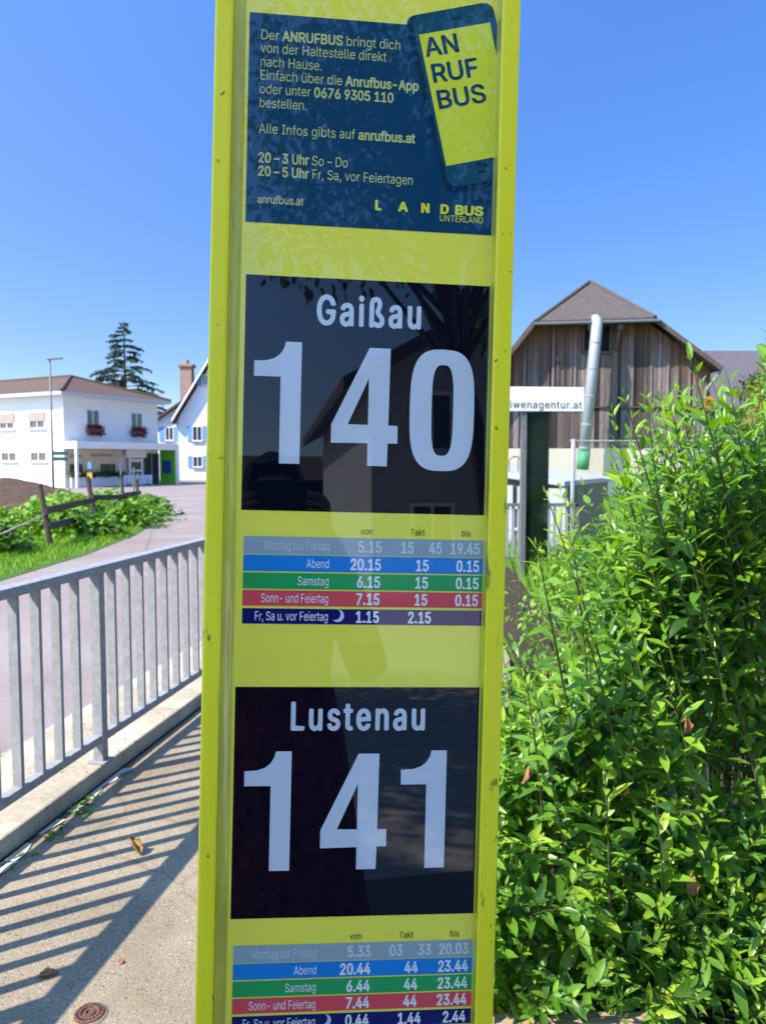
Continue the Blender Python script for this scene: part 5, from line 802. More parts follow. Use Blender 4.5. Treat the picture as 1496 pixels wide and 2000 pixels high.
for i, (x, y, rad, h, n, tn, lab) in enumerate((
    (-6.75, 13.0, .7, .55, 420, .30, "low dark leafy plant beside the nearest fence post"), (-7.3, 13.6, .8, .62, 460, .62, "pale green leafy plant just left of the nearest fence post"), (-8.2, 15.2, .9, .7, 520, .66, "leafy plant at the photo's left edge in front of the soil heap"),
    (-7.2, 16.4, .9, .75, 560, .72, "bright broad leafy plant between the first and second fence posts"), (-6.15, 16.0, .7, .45, 420, .45, "low leafy plant under the lower rail between the first two posts"), (-7.8, 18.9, .9, .8, 560, .70, "tall leafy plant behind the second fence post"),
    (-6.2, 18.4, .8, .6, 520, .58, "leafy plant in front of the second fence post at the verge edge"), (-7.6, 21.2, .9, .8, 560, .68, "leafy plant behind the third fence post"), (-6.45, 20.1, .75, .55, 520, .62, "leafy plant in front of the third post by the road edge"),
    (-6.9, 22.4, .8, .6, 480, .5, "leafy plant between the third and fourth posts at the road bend"), (-9.3, 17.3, 1., .75, 520, .66, "leafy plant against the foot of the soil heap"), (-8.6, 12.2, .8, .5, 420, .35, "dark leafy plant under the sagging ribbon"))):
    plant((x, y, 0), rad, h, n, lab, tn)
# soil heap
def heap(name, c, rx, ry, h, m):
    b = MB(); n = 40; vv = []; 
    for i in range(n + 1):
        for j in range(n + 1):
            u, v = i / n * 2 - 1, j / n * 2 - 1; r_ = math.hypot(u, v)
            zz = h * max(0, 1 - r_ ** 1.3) + (random.uniform(-.05, .07) if r_ < .95 else -.05)
            vv.append((c[0] + u * rx, c[1] + v * ry, c[2] + zz))
    b.quadmesh(vv, [(i * (n + 1) + j, (i + 1) * (n + 1) + j, (i + 1) * (n + 1) + j + 1, i * (n + 1) + j + 1) for i in range(n) for j in range(n)])
    return b.build(name, m, smooth=True, origin=c)
tag(heap("soil_heap", (-13.6, 27.5, -.05), 3.6, 3.2, .98, M['soil']), "heap of bare brown soil behind the leafy plants", "soil heap")
# little yellow marker post by the fence, and thin stakes
MP = Vector((-11.6, 30.5, -.04)); mk_ = empty("marker_post", MP, "thin post with a yellow plate and blue cap in front of the shop", "marker post")
MB().tube([MP, MP + Z * 1.5], .035, 8).build("pole", M['steel_dark'], mk_)
MB().box(MP + Vector((0, -.05, 1.02)), (.19, .03, .22)).build("plate", M['yellow_enamel'], mk_)
MB().box(MP + Vector((0, -.05, 1.42)), (.14, .04, .26)).build("cap_plate", M['blue_paint'], mk_)
for px, yy, top, lab in ((237, 26., 905, "thin grey stake nearest the yellow marker post"), (262, 25.6, 912, "middle thin grey stake in front of the shop door"), (270, 27., 925, "shortest thin grey stake at the road bend")):
    p = at(px, 990, yy); t_ = at(px, top, yy)
    tag(MB().tube([(p.x, yy, -.05), (t_.x, yy, t_.z)], .03, 6).build("stake", M['steel_dark'], origin=(p.x, yy, -.05)), lab, "stake", "thin stakes by the road bend")

# ------------------------------------------------------------------ right: old barn with the steel pipe
M['boards'] = tone_mat("weathered_barn_boards", [(0, (.075, .055, .048)), (.5, (.17, .135, .125)), (1, (.30, .245, .225))], .95, grain=((14, 14, .7), 3., .55), bump=.3)
def barn_board_mat():
    """grey weathered boards that keep their red-brown colour in the dry strip under the roof"""
    m = tone_mat("barn_boards", [(0, (.036, .027, .025)), (.5, (.125, .099, .092)), (1, (.27, .225, .21))], .95, grain=((14, 14, .6), 3.2, .85), bump=.3)
    nt = m.node_tree; N = nt.nodes; L = nt.links; b = N["Principled BSDF"]
    src = b.inputs["Base Color"].links[0].from_socket
    at_ = N.new("ShaderNodeAttribute"); at_.attribute_name = "dry"
    n = N.new("ShaderNodeTexNoise"); n.inputs["Scale"].default_value = 1.1; n.inputs["Detail"].default_value = 6
    tc = N.new("ShaderNodeTexCoord"); mp = N.new("ShaderNodeMapping"); mp.inputs["Scale"].default_value = (3, 3, .5); L.new(tc.outputs["Object"], mp.inputs[0]); L.new(mp.outputs[0], n.inputs["Vector"])
    mu = N.new("ShaderNodeMath"); mu.operation = 'MULTIPLY_ADD'; L.new(n.outputs["Fac"], mu.inputs[0]); mu.inputs[1].default_value = 1.4; mu.inputs[2].default_value = -.7
    ad = N.new("ShaderNodeMath"); ad.operation = 'ADD'; ad.use_clamp = True; L.new(at_.outputs["Fac"], ad.inputs[0]); L.new(mu.outputs[0], ad.inputs[1])
    m2 = N.new("ShaderNodeMath"); m2.operation = 'MULTIPLY'; L.new(ad.outputs[0], m2.inputs[0]); m2.inputs[1].default_value = .8
    mx = N.new("ShaderNodeMix"); mx.data_type = 'RGBA'; L.new(m2.outputs[0], mx.inputs[0]); L.new(src, mx.inputs[6]); mx.inputs[7].default_value = (.19, .066, .026, 1)
    L.new(mx.outputs[2], b.inputs["Base Color"]); return m
M['barn'] = barn_board_mat()
BY = 35.
barn = empty("barn", (9.5, BY + .3, -.05), "old barn of weathered grey brown boards with a half hipped tiled roof", "barn")
gx = [3.66, 6.95, 11.95, 13.55, 14.75]; gz = [3.95, 7.72, 7.86, 6.72, 5.80]
def roof_z(x): return float(np.interp(x, gx, gz))
def barn_boards():
    v = []; f = []; tone = []; dry = []
    def slab(x0, x1, z0, z1a, z1b, y, t):
        for k in range(6):
            q0, q1 = k / 6, (k + 1) / 6
            za0, za1 = z0 + (z1a - z0) * q0, z0 + (z1a - z0) * q1; zb0, zb1 = z0 + (z1b - z0) * q0, z0 + (z1b - z0) * q1
            n = len(v); v.extend([(x0, y, za0), (x1, y, zb0), (x1, y, zb1), (x0, y, za1), (x0, y + .05, za0), (x1, y + .05, zb0), (x1, y + .05, zb1), (x0, y + .05, za1)])
            fs = [(0, 1, 2, 3), (0, 3, 7, 4), (1, 5, 6, 2)]
            if k == 0: fs.append((0, 4, 5, 1))
            if k == 5: fs.append((3, 2, 6, 7))
            d = roof_z((x0 + x1) / 2) - (za0 + zb0 + za1 + zb1) / 4
            for q in fs: f.append(tuple(i + n for i in q)); tone.append(t); dry.append(max(0, 1 - d / 1.9) - .02)
    x = 3.75
    while x < 14.7:
        w = random.uniform(.17, .30); x1 = min(x + w, 14.72); g_ = random.uniform(.010, .034); t = random.random()
        ta, tb = roof_z(x) - .12, roof_z(x1) - .12
        y = BY + random.uniform(-.02, .02)
        z0 = 4.02 + random.uniform(-.02, .02)
        if x1 > 9.0 and x < 10.2:      # the loft opening
            slab(x, x1 - g_, z0, 6.42, 6.42, y, t); slab(x, x1 - g_, 7.62, ta, tb, y, t)
        elif ta > z0: slab(x, x1 - g_, z0, ta, tb, y, t)
        slab(x, x1 - g_, 2.15 + random.uniform(-.03, .03), 3.96, 3.96, y + .02, min(1, max(0, t + random.uniform(-.3, .3))))
        if random.random() < .55 and not (8.8 < x1 < 10.4): slab(x1 - .05, x1 + .03, z0, roof_z(x1) - .14, roof_z(x1) - .14, BY - .045, random.random())
        x = x1
    o = Vector(barn.location); me = bpy.data.meshes.new("board_wall"); me.from_pydata([tuple(Vector(p) - o) for p in v], [], f); me.materials.append(M['barn'])
    for nm, arr in (("tone", tone), ("dry", dry)):
        a = me.attributes.new(nm, 'FLOAT', 'FACE'); a.data.foreach_set("value", arr)
    ob = bpy.data.objects.new("board_wall", me); col.objects.link(ob); ob.parent = barn
barn_boards()
# body behind the boards, plinth, roof
b = MB(); b.prism([(3.8, BY + .06, 2.1)] + [(14.7, BY + .06, 2.1)] + [(x, BY + .06, z - .16) for x, z in list(zip(gx, gz))[::-1]], (0, 15, 0)); b.build("dark_inner_block", M['black'], barn)  # near-black block; its colour stands in for the unlit barn inside
MB().boxp((3.7, BY - .06, -.05), (14.75, BY + 14, 2.12)).build("plinth", M['cream_wall'], barn)
MB().boxp((3.7, BY - .07, 3.955), (14.75, BY + .01, 4.015)).build("ledge", M['old_wood'], barn)
AP = Vector((10.15, 38.4, 10.3)); BK = 52.
lf = [Vector((3.3, BY - .7, 3.55)), Vector((6.62, BY - .7, 7.72)), AP, Vector((10.3, BK, 10.3)), Vector((3.3, BK, 3.55))]
rg = [Vector((12.02, BY - .7, 7.86)), Vector((13.52, BY - .7, 6.78)), Vector((15.0, BY - .7, 5.72)), Vector((15.0, BK, 5.72)), Vector((13.52, BK, 6.78)), Vector((10.3, BK, 10.3)), AP]
t_ = Vector((0, 0, .16))
b = MB()
b.quadmesh(lf + [p - t_ for p in lf], [(0, 1, 2), (0, 2, 3, 4), (5, 7, 6), (5, 9, 8, 7), (0, 5, 6, 1), (4, 9, 5, 0)])
n0 = rg
b.quadmesh(n0 + [p - t_ for p in n0], [(0, 6, 1), (6, 5, 4, 1), (1, 4, 3, 2), (7, 8, 13), (13, 8, 11, 12), (8, 9, 10, 11), (0, 1, 8, 7), (1, 2, 9, 8), (2, 3, 10, 9)])
hipf = [Vector((6.72, BY - .75, 7.70)), Vector((11.95, BY - .75, 7.86)), AP + Vector((0, 0, .03))]
b.quadmesh(hipf + [p - t_ for p in hipf], [(0, 1, 2), (3, 5, 4), (0, 3, 4, 1)])
brf = b.build("roof", M['roof_grey'], barn)
b = MB()
b.tube([hipf[0], AP + Vector((0, 0, .06))], .10, 6); b.tube([hipf[1], AP + Vector((0, 0, .06))], .10, 6); b.build("ridge_tiles", M['roof_grey'], brf)
b = MB()
for a, c in ((lf[0], lf[1]), (rg[0], rg[1]), (rg[1], rg[2])): 
    d = (c - a); X = d.normalized(); b.box((a + c) / 2 - Vector((0, .03, .12)), (d.length, .05, .20), X=X, Y=(0, 1, 0), Z=X.cross(Vector((0, 1, 0))))
b.build("verge_board", M['old_wood'], brf)
MB().tube([(6.6, BY - .82, 7.55), (12.2, BY - .82, 7.70)], .07, 8).build("gutter", M['steel_dark'], brf)
# loft opening frame and hoist beam
ob_ = MB()
for x in (8.98, 10.2): ob_.box((x, BY - .07, 7.02), (.10, .08, 1.25))
ob_.box((9.59, BY - .071, 6.42), (1.3, .09, .12)); ob_.build("loft_frame", M['old_wood'], barn)
MB().box((10.45, BY - .38, 7.45), (.20, .66, .24)).box((10.45, BY - .30, 7.0), (.14, .14, .95), X=(1, 0, 0), Y=(0, .88, .47), Z=(0, -.47, .88)).build("hoist_beam", M['old_wood'], barn)
MB().tube([(14.5, BY - .12, .2), (14.5, BY - .12, 4.7), (14.85, BY - .45, 5.3), (14.95, BY - .55, 5.55)], .07, 8).build("downpipe", M['steel'], barn, smooth=True)
# steel extraction pipe
pr = empty("extraction_pipe", (8.85, 34.0, 1.3), "thick galvanised pipe running from the barn's loft opening down its wall", "pipe")
M['pipe'] = mat("galvanised_pipe", (.42, .45, .49), .5, metal=.3, vary=.12, scale=3)
pp = [Vector((9.42, BY + .4, 7.42)), Vector((9.41, BY - .25, 7.74)), Vector((9.40, BY - .52, 7.78)), Vector((9.39, BY - .74, 7.66)), Vector((9.37, BY - .84, 7.36)), Vector((8.87, BY - 1., 1.95))]
MB().tube(pp, .245, 20).build("duct", M['pipe'], pr, smooth=True)
for q in (.12, .33, .55, .78, .97):
    p = pp[4].lerp(pp[5], q); d = (pp[5] - pp[4]).normalized(); MB().tube([p - d * .04, p + d * .04], .262, 20).build("clamp_band", M['steel'], pr, smooth=False)
M['green_hose'] = mat("green_collar", (.03, .27, .11), .6, vary=.1)
d = (pp[5] - pp[4]).normalized(); MB().tube([pp[5] - d * .02, pp[5] + d * .78], .265, 20).build("collar", M['green_hose'], pr, smooth=True)

# grey metal container below the pipe, seen over the fence
CC = Vector((3.20, 13.7, -.05)); cu = Vector((.47, .883, 0)); cl = Vector((-.883, .47, 0)); cT = 1.20
ct = empty("metal_container", CC, "grey ribbed metal container with a pale flat lid behind the wire fence", "container")
M['cont'] = mat("grey_painted_steel", (.40, .42, .45), .55, vary=.08, scale=3); M['contd'] = mat("dark_grey_steel", (.040, .045, .055), .5, vary=.3, scale=4)
cpt = lambda a, b_, z: CC + cu * a + cl * b_ + Vector((0, 0, z))
sl = .125       # the lid rises away from its front edge
def block(b, a0, a1, b0, b1, z0, dz): return b.quadmesh([cpt(a, q, z0(q) + k * dz) for k in (0, 1) for q in (b0, b1) for a in (a0, a1)], [(0, 2, 3, 1), (4, 5, 7, 6), (0, 1, 5, 4), (2, 6, 7, 3), (0, 4, 6, 2), (1, 3, 7, 5)])
bb = MB(); bb.quadmesh([cpt(a, q, 0 if k == 0 else cT - .06 + sl * q) for k in (0, 1) for q in (.02, 2.6) for a in (.02, 3.9)], [(0, 2, 3, 1), (4, 5, 7, 6), (0, 1, 5, 4), (2, 6, 7, 3), (0, 4, 6, 2), (1, 3, 7, 5)]); bb.build("body", M['contd'], ct)
block(MB(), -.08, 4.0, -.06, 2.7, lambda q: cT - .05 + sl * q, .10).build("lid", M['cont'], ct, bevel=.02)
rb_ = MB()
for i in range(9): rb_.box(cpt(-.01, .14 + i * .29, .56), (.06, .20, 1.1 + .25 * i / 9), X=cu, Y=cl)
for z in (.35, .75): rb_.box(cpt(-.035, 1.3, z), (.03, 2.6, .05), X=cu, Y=cl)
rb_.build("ribs", M['cont'], ct)
MB().box(cpt(.04, -.0, .57), (.16, .12, 1.13), X=cu, Y=cl).build("corner_post", M['cont'], ct)
hb = MB()
for a in (.6, 1.15):
    hb.tube([cpt(a, 1.2, cT + .16), cpt(a, 1.2, cT + .42), cpt(a + .05, 1.15, cT + .48), cpt(a + .22, 1.1, cT + .48), cpt(a + .27, 1.05, cT + .42), cpt(a + .3, 1.05, cT + .15)], .014, 6)
hb.build("handles", M['steel_dark'], ct)

# chain link fence
FY = 12.0
cf = empty("wire_fence", (2.96, FY, -.05), "chain link fence on galvanised posts in front of the grey container", "fence")
FX1 = 8.4
for x in (2.96, 4.62, 6.5, 8.4):
    MB().tube([(x, FY, -.1), (x, FY, 1.89)], .035 if x < 3 else .045, 10).build("post", M['steel'], cf, smooth=True)
    if x == 4.62: MB().tube([(4.75, FY + .03, -.1), (4.75, FY + .03, 1.85)], .035, 10).build("post", M['steel'], cf, smooth=True)
MB().tube([(2.9, FY, 1.86), (FX1, FY, 1.86)], .014, 6).build("top_wire", M['steel'], cf)
b = MB(); z0, z1, sp_ = .02, 1.85, .06; h = z1 - z0
for s in (1, -1):
    k = -h
    while k < FX1 - 2.96 + h:
        xa, xb = (k, k + h) if s > 0 else (k + h, k)
        a = Vector((2.96 + xa, FY + .004 * s, z0)); c = Vector((2.96 + xb, FY + .004 * s, z1))
        lo, hi = 2.98, FX1 - .02
        d = c - a; t0, t1 = 0., 1.
        if d.x > 0: t0 = max(t0, (lo - a.x) / d.x); t1 = min(t1, (hi - a.x) / d.x)
        else: t0 = max(t0, (hi - a.x) / d.x); t1 = min(t1, (lo - a.x) / d.x)
        if t1 > t0: b.tube([a + d * t0, a + d * t1], .0013, 3, caps=False)
        k += sp_
b.build("wire_mesh", M['steel'], cf)

# short railing beyond the bridge
br_ = empty("bridge_railing", (1.75, 11.4, -.05), "short steel railing with close flat bars in front of the container", "railing")
MB().box((2.30, 11.4, .90), (1.2, .05, .05)).build("top_rail", M['steel_dark'], br_); MB().box((2.30, 11.4, .10), (1.2, .045, .04)).build("bottom_rail", M['steel_dark'], br_)
x = 1.76
while x < 2.86: MB().box((x, 11.4, .50), (.045, .014, .76)).build("bar", M['steel'], br_); x += .088
for x in (1.72, 2.88): MB().box((x, 11.4, .42), (.05, .05, 1.0)).build("post", M['steel_dark'], br_)

# advertising pillar
ap = empty("pillar_sign", (2.0, 10.0, -.05), "white lettered board on a grey post and a dark glass panel", "sign")
M['sign_white'] = mat("white_sign_board", (.84, .84, .83), .5, vary=.02)
bx_ = Vector((.995, .10, 0)).normalized(); by_ = Vector((-bx_.y, bx_.x, 0)); bc = Vector((1.93, 9.98, 2.345))
bd = MB().box(bc, (1.34, .07, .31), X=bx_, Y=by_).build("board", M['sign_white'], ap, bevel=.004)
M['grey_ink'] = mat("grey_lettering", (.10, .11, .115), .6)
def bplace(X, Y, z): return bc + bx_ * (X / 1000) - by_ * .0365 + Vector((0, 0, Y / 1000))
b = MB(); set_text(b, [("löwenagentur.at", .035)], -395, -118, 92, width=1035, track=.10, place=bplace); b.build("lettering", M['grey_ink'], bd)
MB().box((1.822, 10.02, 1.06), (.062, .12, 2.26)).build("post", M['steel_dark'], ap)
M['dark_glass'] = glass_mat("dark_green_glass", (.006, .016, .008), .06)
MB().box((2.005, 10.03, 1.10), (.295, .05, 2.17)).build("glass_panel", M['dark_glass'], ap)

# far right: tiled house, garden tree, bushes, folded parasol
th = empty("tiled_house", (24., 47., -.05), "house with a dark violet tiled roof beyond the barn", "house")
MB().boxp((18.2, 46.5, -.05), (36, 56, 4.6)).build("wall", M['grey_wall'], th)
b = MB(); b.prism([Vector((17.4, 45.6, 4.7)), Vector((17.4, 51.2, 8.8)), Vector((17.4, 56.9, 4.7)), Vector((17.4, 56.9, 4.5)), Vector((17.4, 51.2, 8.55)), Vector((17.4, 45.6, 4.5))], (19, 0, 0)); b.build("roof", M['roof_purple'], th)
for x in (21., 25.): pane_window(th, (x, 46.49, 2.8), 1.2, 1.3, X1, NF)

def crown_tree(name, base, H, crown_c, rad, nclump, nleaf, L, m, label, cat="tree", trunk=.16, group=None, tone=.5, parts=1):
    base = Vector(base); tr = empty(name, base, label, cat, group)
    cc = Vector(crown_c); b = MB(); top = cc + Vector((0, 0, rad[2] * .2))
    b.tube([base - Vector((0, 0, .1)), base.lerp(top, .4) + Vector((.06, .03, 0)), base.lerp(top, .75), top], [trunk, trunk * .75, trunk * .5, trunk * .2], 9)
    P = []; A = []; N_ = []; T = []; LL = []
    for i in range(nclump):
        d = Vector(unit(1)[0]); r_ = random.random() ** .45
        c = cc + Vector((d.x * rad[0], d.y * rad[1], d.z * rad[2])) * r_
        s = base.lerp(top, random.uniform(.45, .95)); b.tube([s, s.lerp(c, .5) + Vector((0, 0, .08 * rad[2])), c], [trunk * .3, trunk * .16, .012], 5, caps=False)
        k = int(nleaf * random.uniform(.5, 1.4)); cr = random.uniform(.16, .34) * (rad[0] + rad[2]) / 2
        u = unit(k) * (rng.random((k, 1)) ** .5) * cr
        P.append(np.array(c) + u); dn = u + unit(k) * .6 * cr; dn[:, 2] -= .3 * cr; A.append(dn); q = unit(k) * .7; q[:, 2] += .8; N_.append(q)
        T.append(np.clip(tone + random.uniform(-.2, .2) + rng.normal(0, .14, k), 0, 1)); LL.append(rng.uniform(.6, 1.2, k) * L)
    b.build("trunk", M['bark'], tr, smooth=True)
    P = np.concatenate(P); LL = np.concatenate(LL)
    leaves_obj("crown", m, tr, P, np.concatenate(A), np.concatenate(N_), LL, LL * .5, .25, np.concatenate(T), parts=parts)
    return tr
crown_tree("garden_tree", (13.3, 24., -.05), 5., (13.3, 24, 2.7), (1.9, 1.8, 2.0), 70, 170, .17, M['yellow_leaf'], "yellow green garden tree at the photo's right edge behind the hedge", tone=.5)
crown_tree("tall_tree", (19.9, 38., -.05), 7.5, (19.9, 38, 4.9), (2.1, 2, 2.7), 55, 120, .24, M['tree_leaf'], "taller green tree rising over the violet roof at the photo's right edge", tone=.6)
for i, (x, y, rz, lab, m_) in enumerate(((7.4, 19., .75, "rounded green bush behind the wire fence nearest the container", 'leaf_plain'), (9.4, 21., .95, "yellowish bush behind the wire fence in the middle of the garden", 'yellow_leaf'), (8.9, 16.5, .7, "low bush at the photo's right edge beside the folded parasol", 'leaf_plain'))):
    crown_tree("garden_bush", (x, y, -.05), 1.6, (x, y, rz), (1.1, 1., rz), 34, 130, .12, M[m_], lab, "bush", .05, "bushes in the garden", .55)
M['red_tile'] = mat("red_roof_tiles", (.34, .12, .07), .9, vary=.3, scale=4)
sh = empty("garden_shed", (16.4, 30., -.05), "low shed with a red roof behind the garden tree", "shed")
MB().boxp((15.0, 29.4, -.05), (19.2, 32, 2.6)).build("wall", M['cream_wall'], sh); MB().prism([Vector((14.7, 29.0, 2.55)), Vector((14.7, 30.7, 4.0)), Vector((14.7, 32.4, 2.55))], (4.8, 0, 0)).build("roof", M['red_tile'], sh)
ps = empty("folded_parasol", (7.75, 15.6, -.05), "white folded parasol leaning in the garden at the photo's right edge", "parasol")
a = Vector((7.75, 15.6, .0)); t2 = Vector((8.25, 15.6, 2.5)); MB().tube([a, t2], .025, 8).build("pole", M['old_wood'], ps)
MB().tube([a.lerp(t2, .40), a.lerp(t2, .45), a.lerp(t2, .75), a.lerp(t2, .97)], [.15, .16, .12, .03], 9).build("canopy", M['sign_white'], ps)
M['sunflower'] = tone_mat("sunflower_petals", [(0, (.45, .22, .01)), (1, (.75, .48, .02))], .6, trans=.2)
for i, (px, py, yy) in enumerate(((1383, 786, 9.5), (1478, 888, 8.2), (1494, 893, 8.4))):
    c = at(px, py, yy); sf = empty("sunflower", (c.x, c.y, -.05), ("tall sunflower in front of the violet roofed house", "left of the two low sunflowers by the folded parasol", "right of the two low sunflowers by the folded parasol")[i], "sunflower", "sunflowers in the garden")
    MB().tube([(c.x, c.y + .02, -.05), (c.x + .03, c.y + .02, c.z * .6), (c.x, c.y + .02, c.z)], .012, 6).build("stem", M['twig'], sf)
    n = 26; an = np.linspace(0, 6.28, n); A = np.stack([np.cos(an), -.25 * np.ones(n), np.sin(an)], 1); leaves_obj("petals", M['sunflower'], sf, np.tile(np.array(c), (n, 1)), A, np.tile((0., -1, 0), (n, 1)), .085, .035, .15, rng.random(n), parts=1)
    MB().tube([c + Vector((0, -.02, 0)), c + Vector((0, .01, 0))], .032, 12).build("flower_head", M['soil'], sf)
    n = 9; P = np.array([(c.x, c.y + .02, c.z * q) for q in rng.uniform(.2, .9, n)]); A = unit(n); A[:, 2] = -.2; N_ = np.tile((0., 0, 1), (n, 1)); leaves_obj("foliage", M['leaf_plain'], sf, P, A, N_, .22, .15, .3, rng.random(n), parts=1)

# ------------------------------------------------------------------ the privet hedge on the right
def hfront(x): return 1.86 + .47 * max(0., x - .25)          # the hedge's front line on the ground
def htop(x): return float(np.interp(x, [.2, .42, .62, .85, 1.1, 1.5, 2.6], [.62, .72, .98, 1.32, 1.52, 1.66, 1.7]))
LP_, LA, LN, LL_, LT, LC = [], [], [], [], [], []
STEM = MB()
def shoot(p0, p1, L=.062, dens=.044, tone=.45, r0=.0032, sway=.03, start=.12):
    p0 = np.array(p0, float); p1 = np.array(p1, float); ln = np.linalg.norm(p1 - p0)
    if ln < .05: return
    mid = (p0 + p1) / 2 + rng.normal(0, sway, 3) * ln + np.array((0, 0, .04 * ln))
    bz = lambda s: p0 * (1 - s) ** 2 + 2 * mid * s * (1 - s) + p1 * s * s
    pts = [bz(s) for s in np.linspace(0, 1, 6)]
    STEM.tube([Vector(p) for p in pts], [r0, r0 * .92, r0 * .8, r0 * .66, r0 * .5, r0 * .3], 5, caps=False, tone=float(np.clip(tone + .1, 0, 1)))
    n = max(4, int(ln * (1 - start) / dens)); ph = rng.uniform(0, 6.28)
    for i in range(n):
        s = start + (1 - start) * (i + .5) / n; c = bz(s); d = bz(min(1, s + .02)) - bz(s - .02); d /= np.linalg.norm(d)
        a = np.cross(d, (0, 0, 1.)); a = a / (np.linalg.norm(a) + 1e-9) if np.linalg.norm(a) > .05 else np.array((1., 0, 0)); b_ = np.cross(d, a)
        ang = ph + i * 1.571 + rng.normal(0, .25)
        end = (s - start) / (1 - start)
        for q in (0, math.pi):
            if rng.random() < .05: continue
            rd = a * math.cos(ang + q) + b_ * math.sin(ang + q)
            op = math.radians(62 - 34 * end ** 3) + rng.normal(0, .20)
            dr = d * math.cos(op) + rd * math.sin(op); dr[2] -= .10 * (1 - end)
            LP_.append(c + rd * .003); LA.append(dr); LN.append(d * 1.0 - dr * d.dot(dr) + np.array((0, 0, .5)) + rng.normal(0, .22, 3))
            size = 1.34 * L * (1 - .62 * end ** 4) * (.65 + .35 * min(1, s / .35)) * rng.uniform(.55, 1.2)
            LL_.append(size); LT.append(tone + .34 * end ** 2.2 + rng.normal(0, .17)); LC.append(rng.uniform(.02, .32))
    LP_.append(pts[-1]); LA.append(d); LN.append(a); LL_.append(L * .35); LT.append(min(1, tone + .5)); LC.append(.05)

# the long single shoots one can tell apart, tips and feet at their real places
for (tx, ty, ty_d), (bx, by, by_d), tn, L in (
    ((1345, 690, 2.10), (1478, 1240, 2.3), .32, .078), ((1420, 735, 2.2), (1490, 1150, 2.35), .36, .080), ((1218, 770, 1.95), (1385, 1330, 2.15), .34, .062), ((1262, 765, 2.1), (1330, 1250, 2.3), .34, .060),
    ((1500, 640, 2.2), (1530, 1200, 2.35), .30, .082), ((1065, 962, 1.88), (1190, 1350, 2.05), .62, .062), ((1047, 1062, 1.80), (1115, 1420, 1.98), .52, .060), ((1118, 1060, 1.9), (1150, 1380, 2.05), .55, .060),
    ((1195, 800, 2.2), (1300, 1280, 2.35), .36, .060), ((1310, 800, 2.25), (1400, 1250, 2.4), .36, .062), ((1290, 880, 2.0), (1420, 1380, 2.15), .42, .062), ((1385, 880, 2.2), (1460, 1300, 2.3), .40, .064),
    ((1470, 830, 2.3), (1520, 1300, 2.4), .40, .066), ((1235, 930, 2.1), (1340, 1400, 2.2), .50, .060), ((1190, 1010, 2.3), (1270, 1400, 2.4), .5, .058), ((1440, 970, 2.25), (1540, 1450, 2.35), .52, .066),
    ((1345, 1010, 2.15), (1470, 1480, 2.3), .55, .064), ((1120, 1170, 1.95), (1210, 1520, 2.02), .58, .060), ((1220, 1190, 1.98), (1330, 1600, 2.08), .55, .062), ((1020, 1290, 1.78), (1060, 1600, 1.93), .4, .056),
    ((1045, 1350, 1.75), (1110, 1700, 1.95), .6, .064), ((1290, 1290, 2.0), (1400, 1700, 2.1), .6, .064), ((1180, 1490, 1.86), (1190, 1790, 1.95), .66, .066), ((1400, 1230, 2.2), (1500, 1620, 2.25), .6, .066),
    ((1460, 1080, 2.25), (1540, 1500, 2.35), .55, .066), ((1280, 1560, 1.9), (1300, 1800, 2.0), .72, .060), ((1480, 730, 2.3), (1520, 1100, 2.4), .3, .07), ((1395, 800, 2.2), (1450, 1200, 2.35), .33, .068)):
    shoot(at(bx, by, by_d), at(tx, ty, ty_d), L=L, tone=tn, r0=.0036, sway=.02, start=.06)
# leafy surface of the hedge: side shoots reaching out and up over the front and the top
cnt = 0
while cnt < 700:
    x = rng.uniform(.22, 2.3) if rng.random() < .8 else rng.uniform(.22, 1.1)
    top = htop(x); z = rng.uniform(.02, 1) ** .85 * top
    y = hfront(x) + rng.uniform(.02, .24) + .10 * (z / top) ** 2 + .06 * math.sin(x * 9 + z * 7)
    ln = rng.uniform(.16, .34); d = np.array((rng.normal(-.12, .38), rng.normal(-.42, .25), rng.uniform(.35, 1.)))
    d /= np.linalg.norm(d); p0 = np.array((x, y, z)) - d * ln * .4
    shoot(p0, p0 + d * ln, L=rng.uniform(.048, .078), tone=float(np.clip(rng.normal(.46, .13), .1, .85)), r0=.0022, dens=.034)
    cnt += 1
for i in range(260):         # low front down to the soil
    x = rng.uniform(.3, 1.5); z = rng.uniform(.0, .42); y = hfront(x) + rng.uniform(-.05, .12); ln = rng.uniform(.14, .28)
    d = np.array((rng.normal(-.05, .45), rng.normal(-.35, .3), rng.uniform(.2, .9))); d /= np.linalg.norm(d); p0 = np.array((x, y, max(0., z - .05)))
    shoot(p0, p0 + d * ln, L=rng.uniform(.050, .066), tone=float(np.clip(rng.normal(.40, .12), .1, .8)), r0=.0022, dens=.036)
for i in range(210):         # low shoots sprawling forward over the soil on the right
    x = rng.uniform(.62, 1.45); y0 = 1.93 + .16 * (x - .25); y = rng.uniform(y0, hfront(x) + .05); ln = rng.uniform(.14, .26)
    d = np.array((rng.normal(-.05, .45), rng.normal(-.45, .3), rng.uniform(.15, .8))); d /= np.linalg.norm(d); p0 = np.array((x, y, rng.uniform(0, .16) * (1 + 1.2 * (y - y0))))
    shoot(p0, p0 + d * ln, L=rng.uniform(.048, .068), tone=float(np.clip(rng.normal(.42, .14), .1, .85)), r0=.0022, dens=.034)
for i in range(58):          # more long shoots against the barn and the sky
    px = rng.uniform(1185, 1510); ty = float(np.interp(px, [1185, 1240, 1340, 1420, 1500], [890, 800, 735, 750, 680])) + abs(rng.normal(0, 130)); dep = rng.uniform(2.12, 2.75)
    shoot(at(px + rng.uniform(60, 130), ty + rng.uniform(330, 470), dep + .15), at(px, ty, dep), L=rng.uniform(.062, .080), tone=float(rng.uniform(.28, .52)), r0=.0032, sway=.025, start=.06)
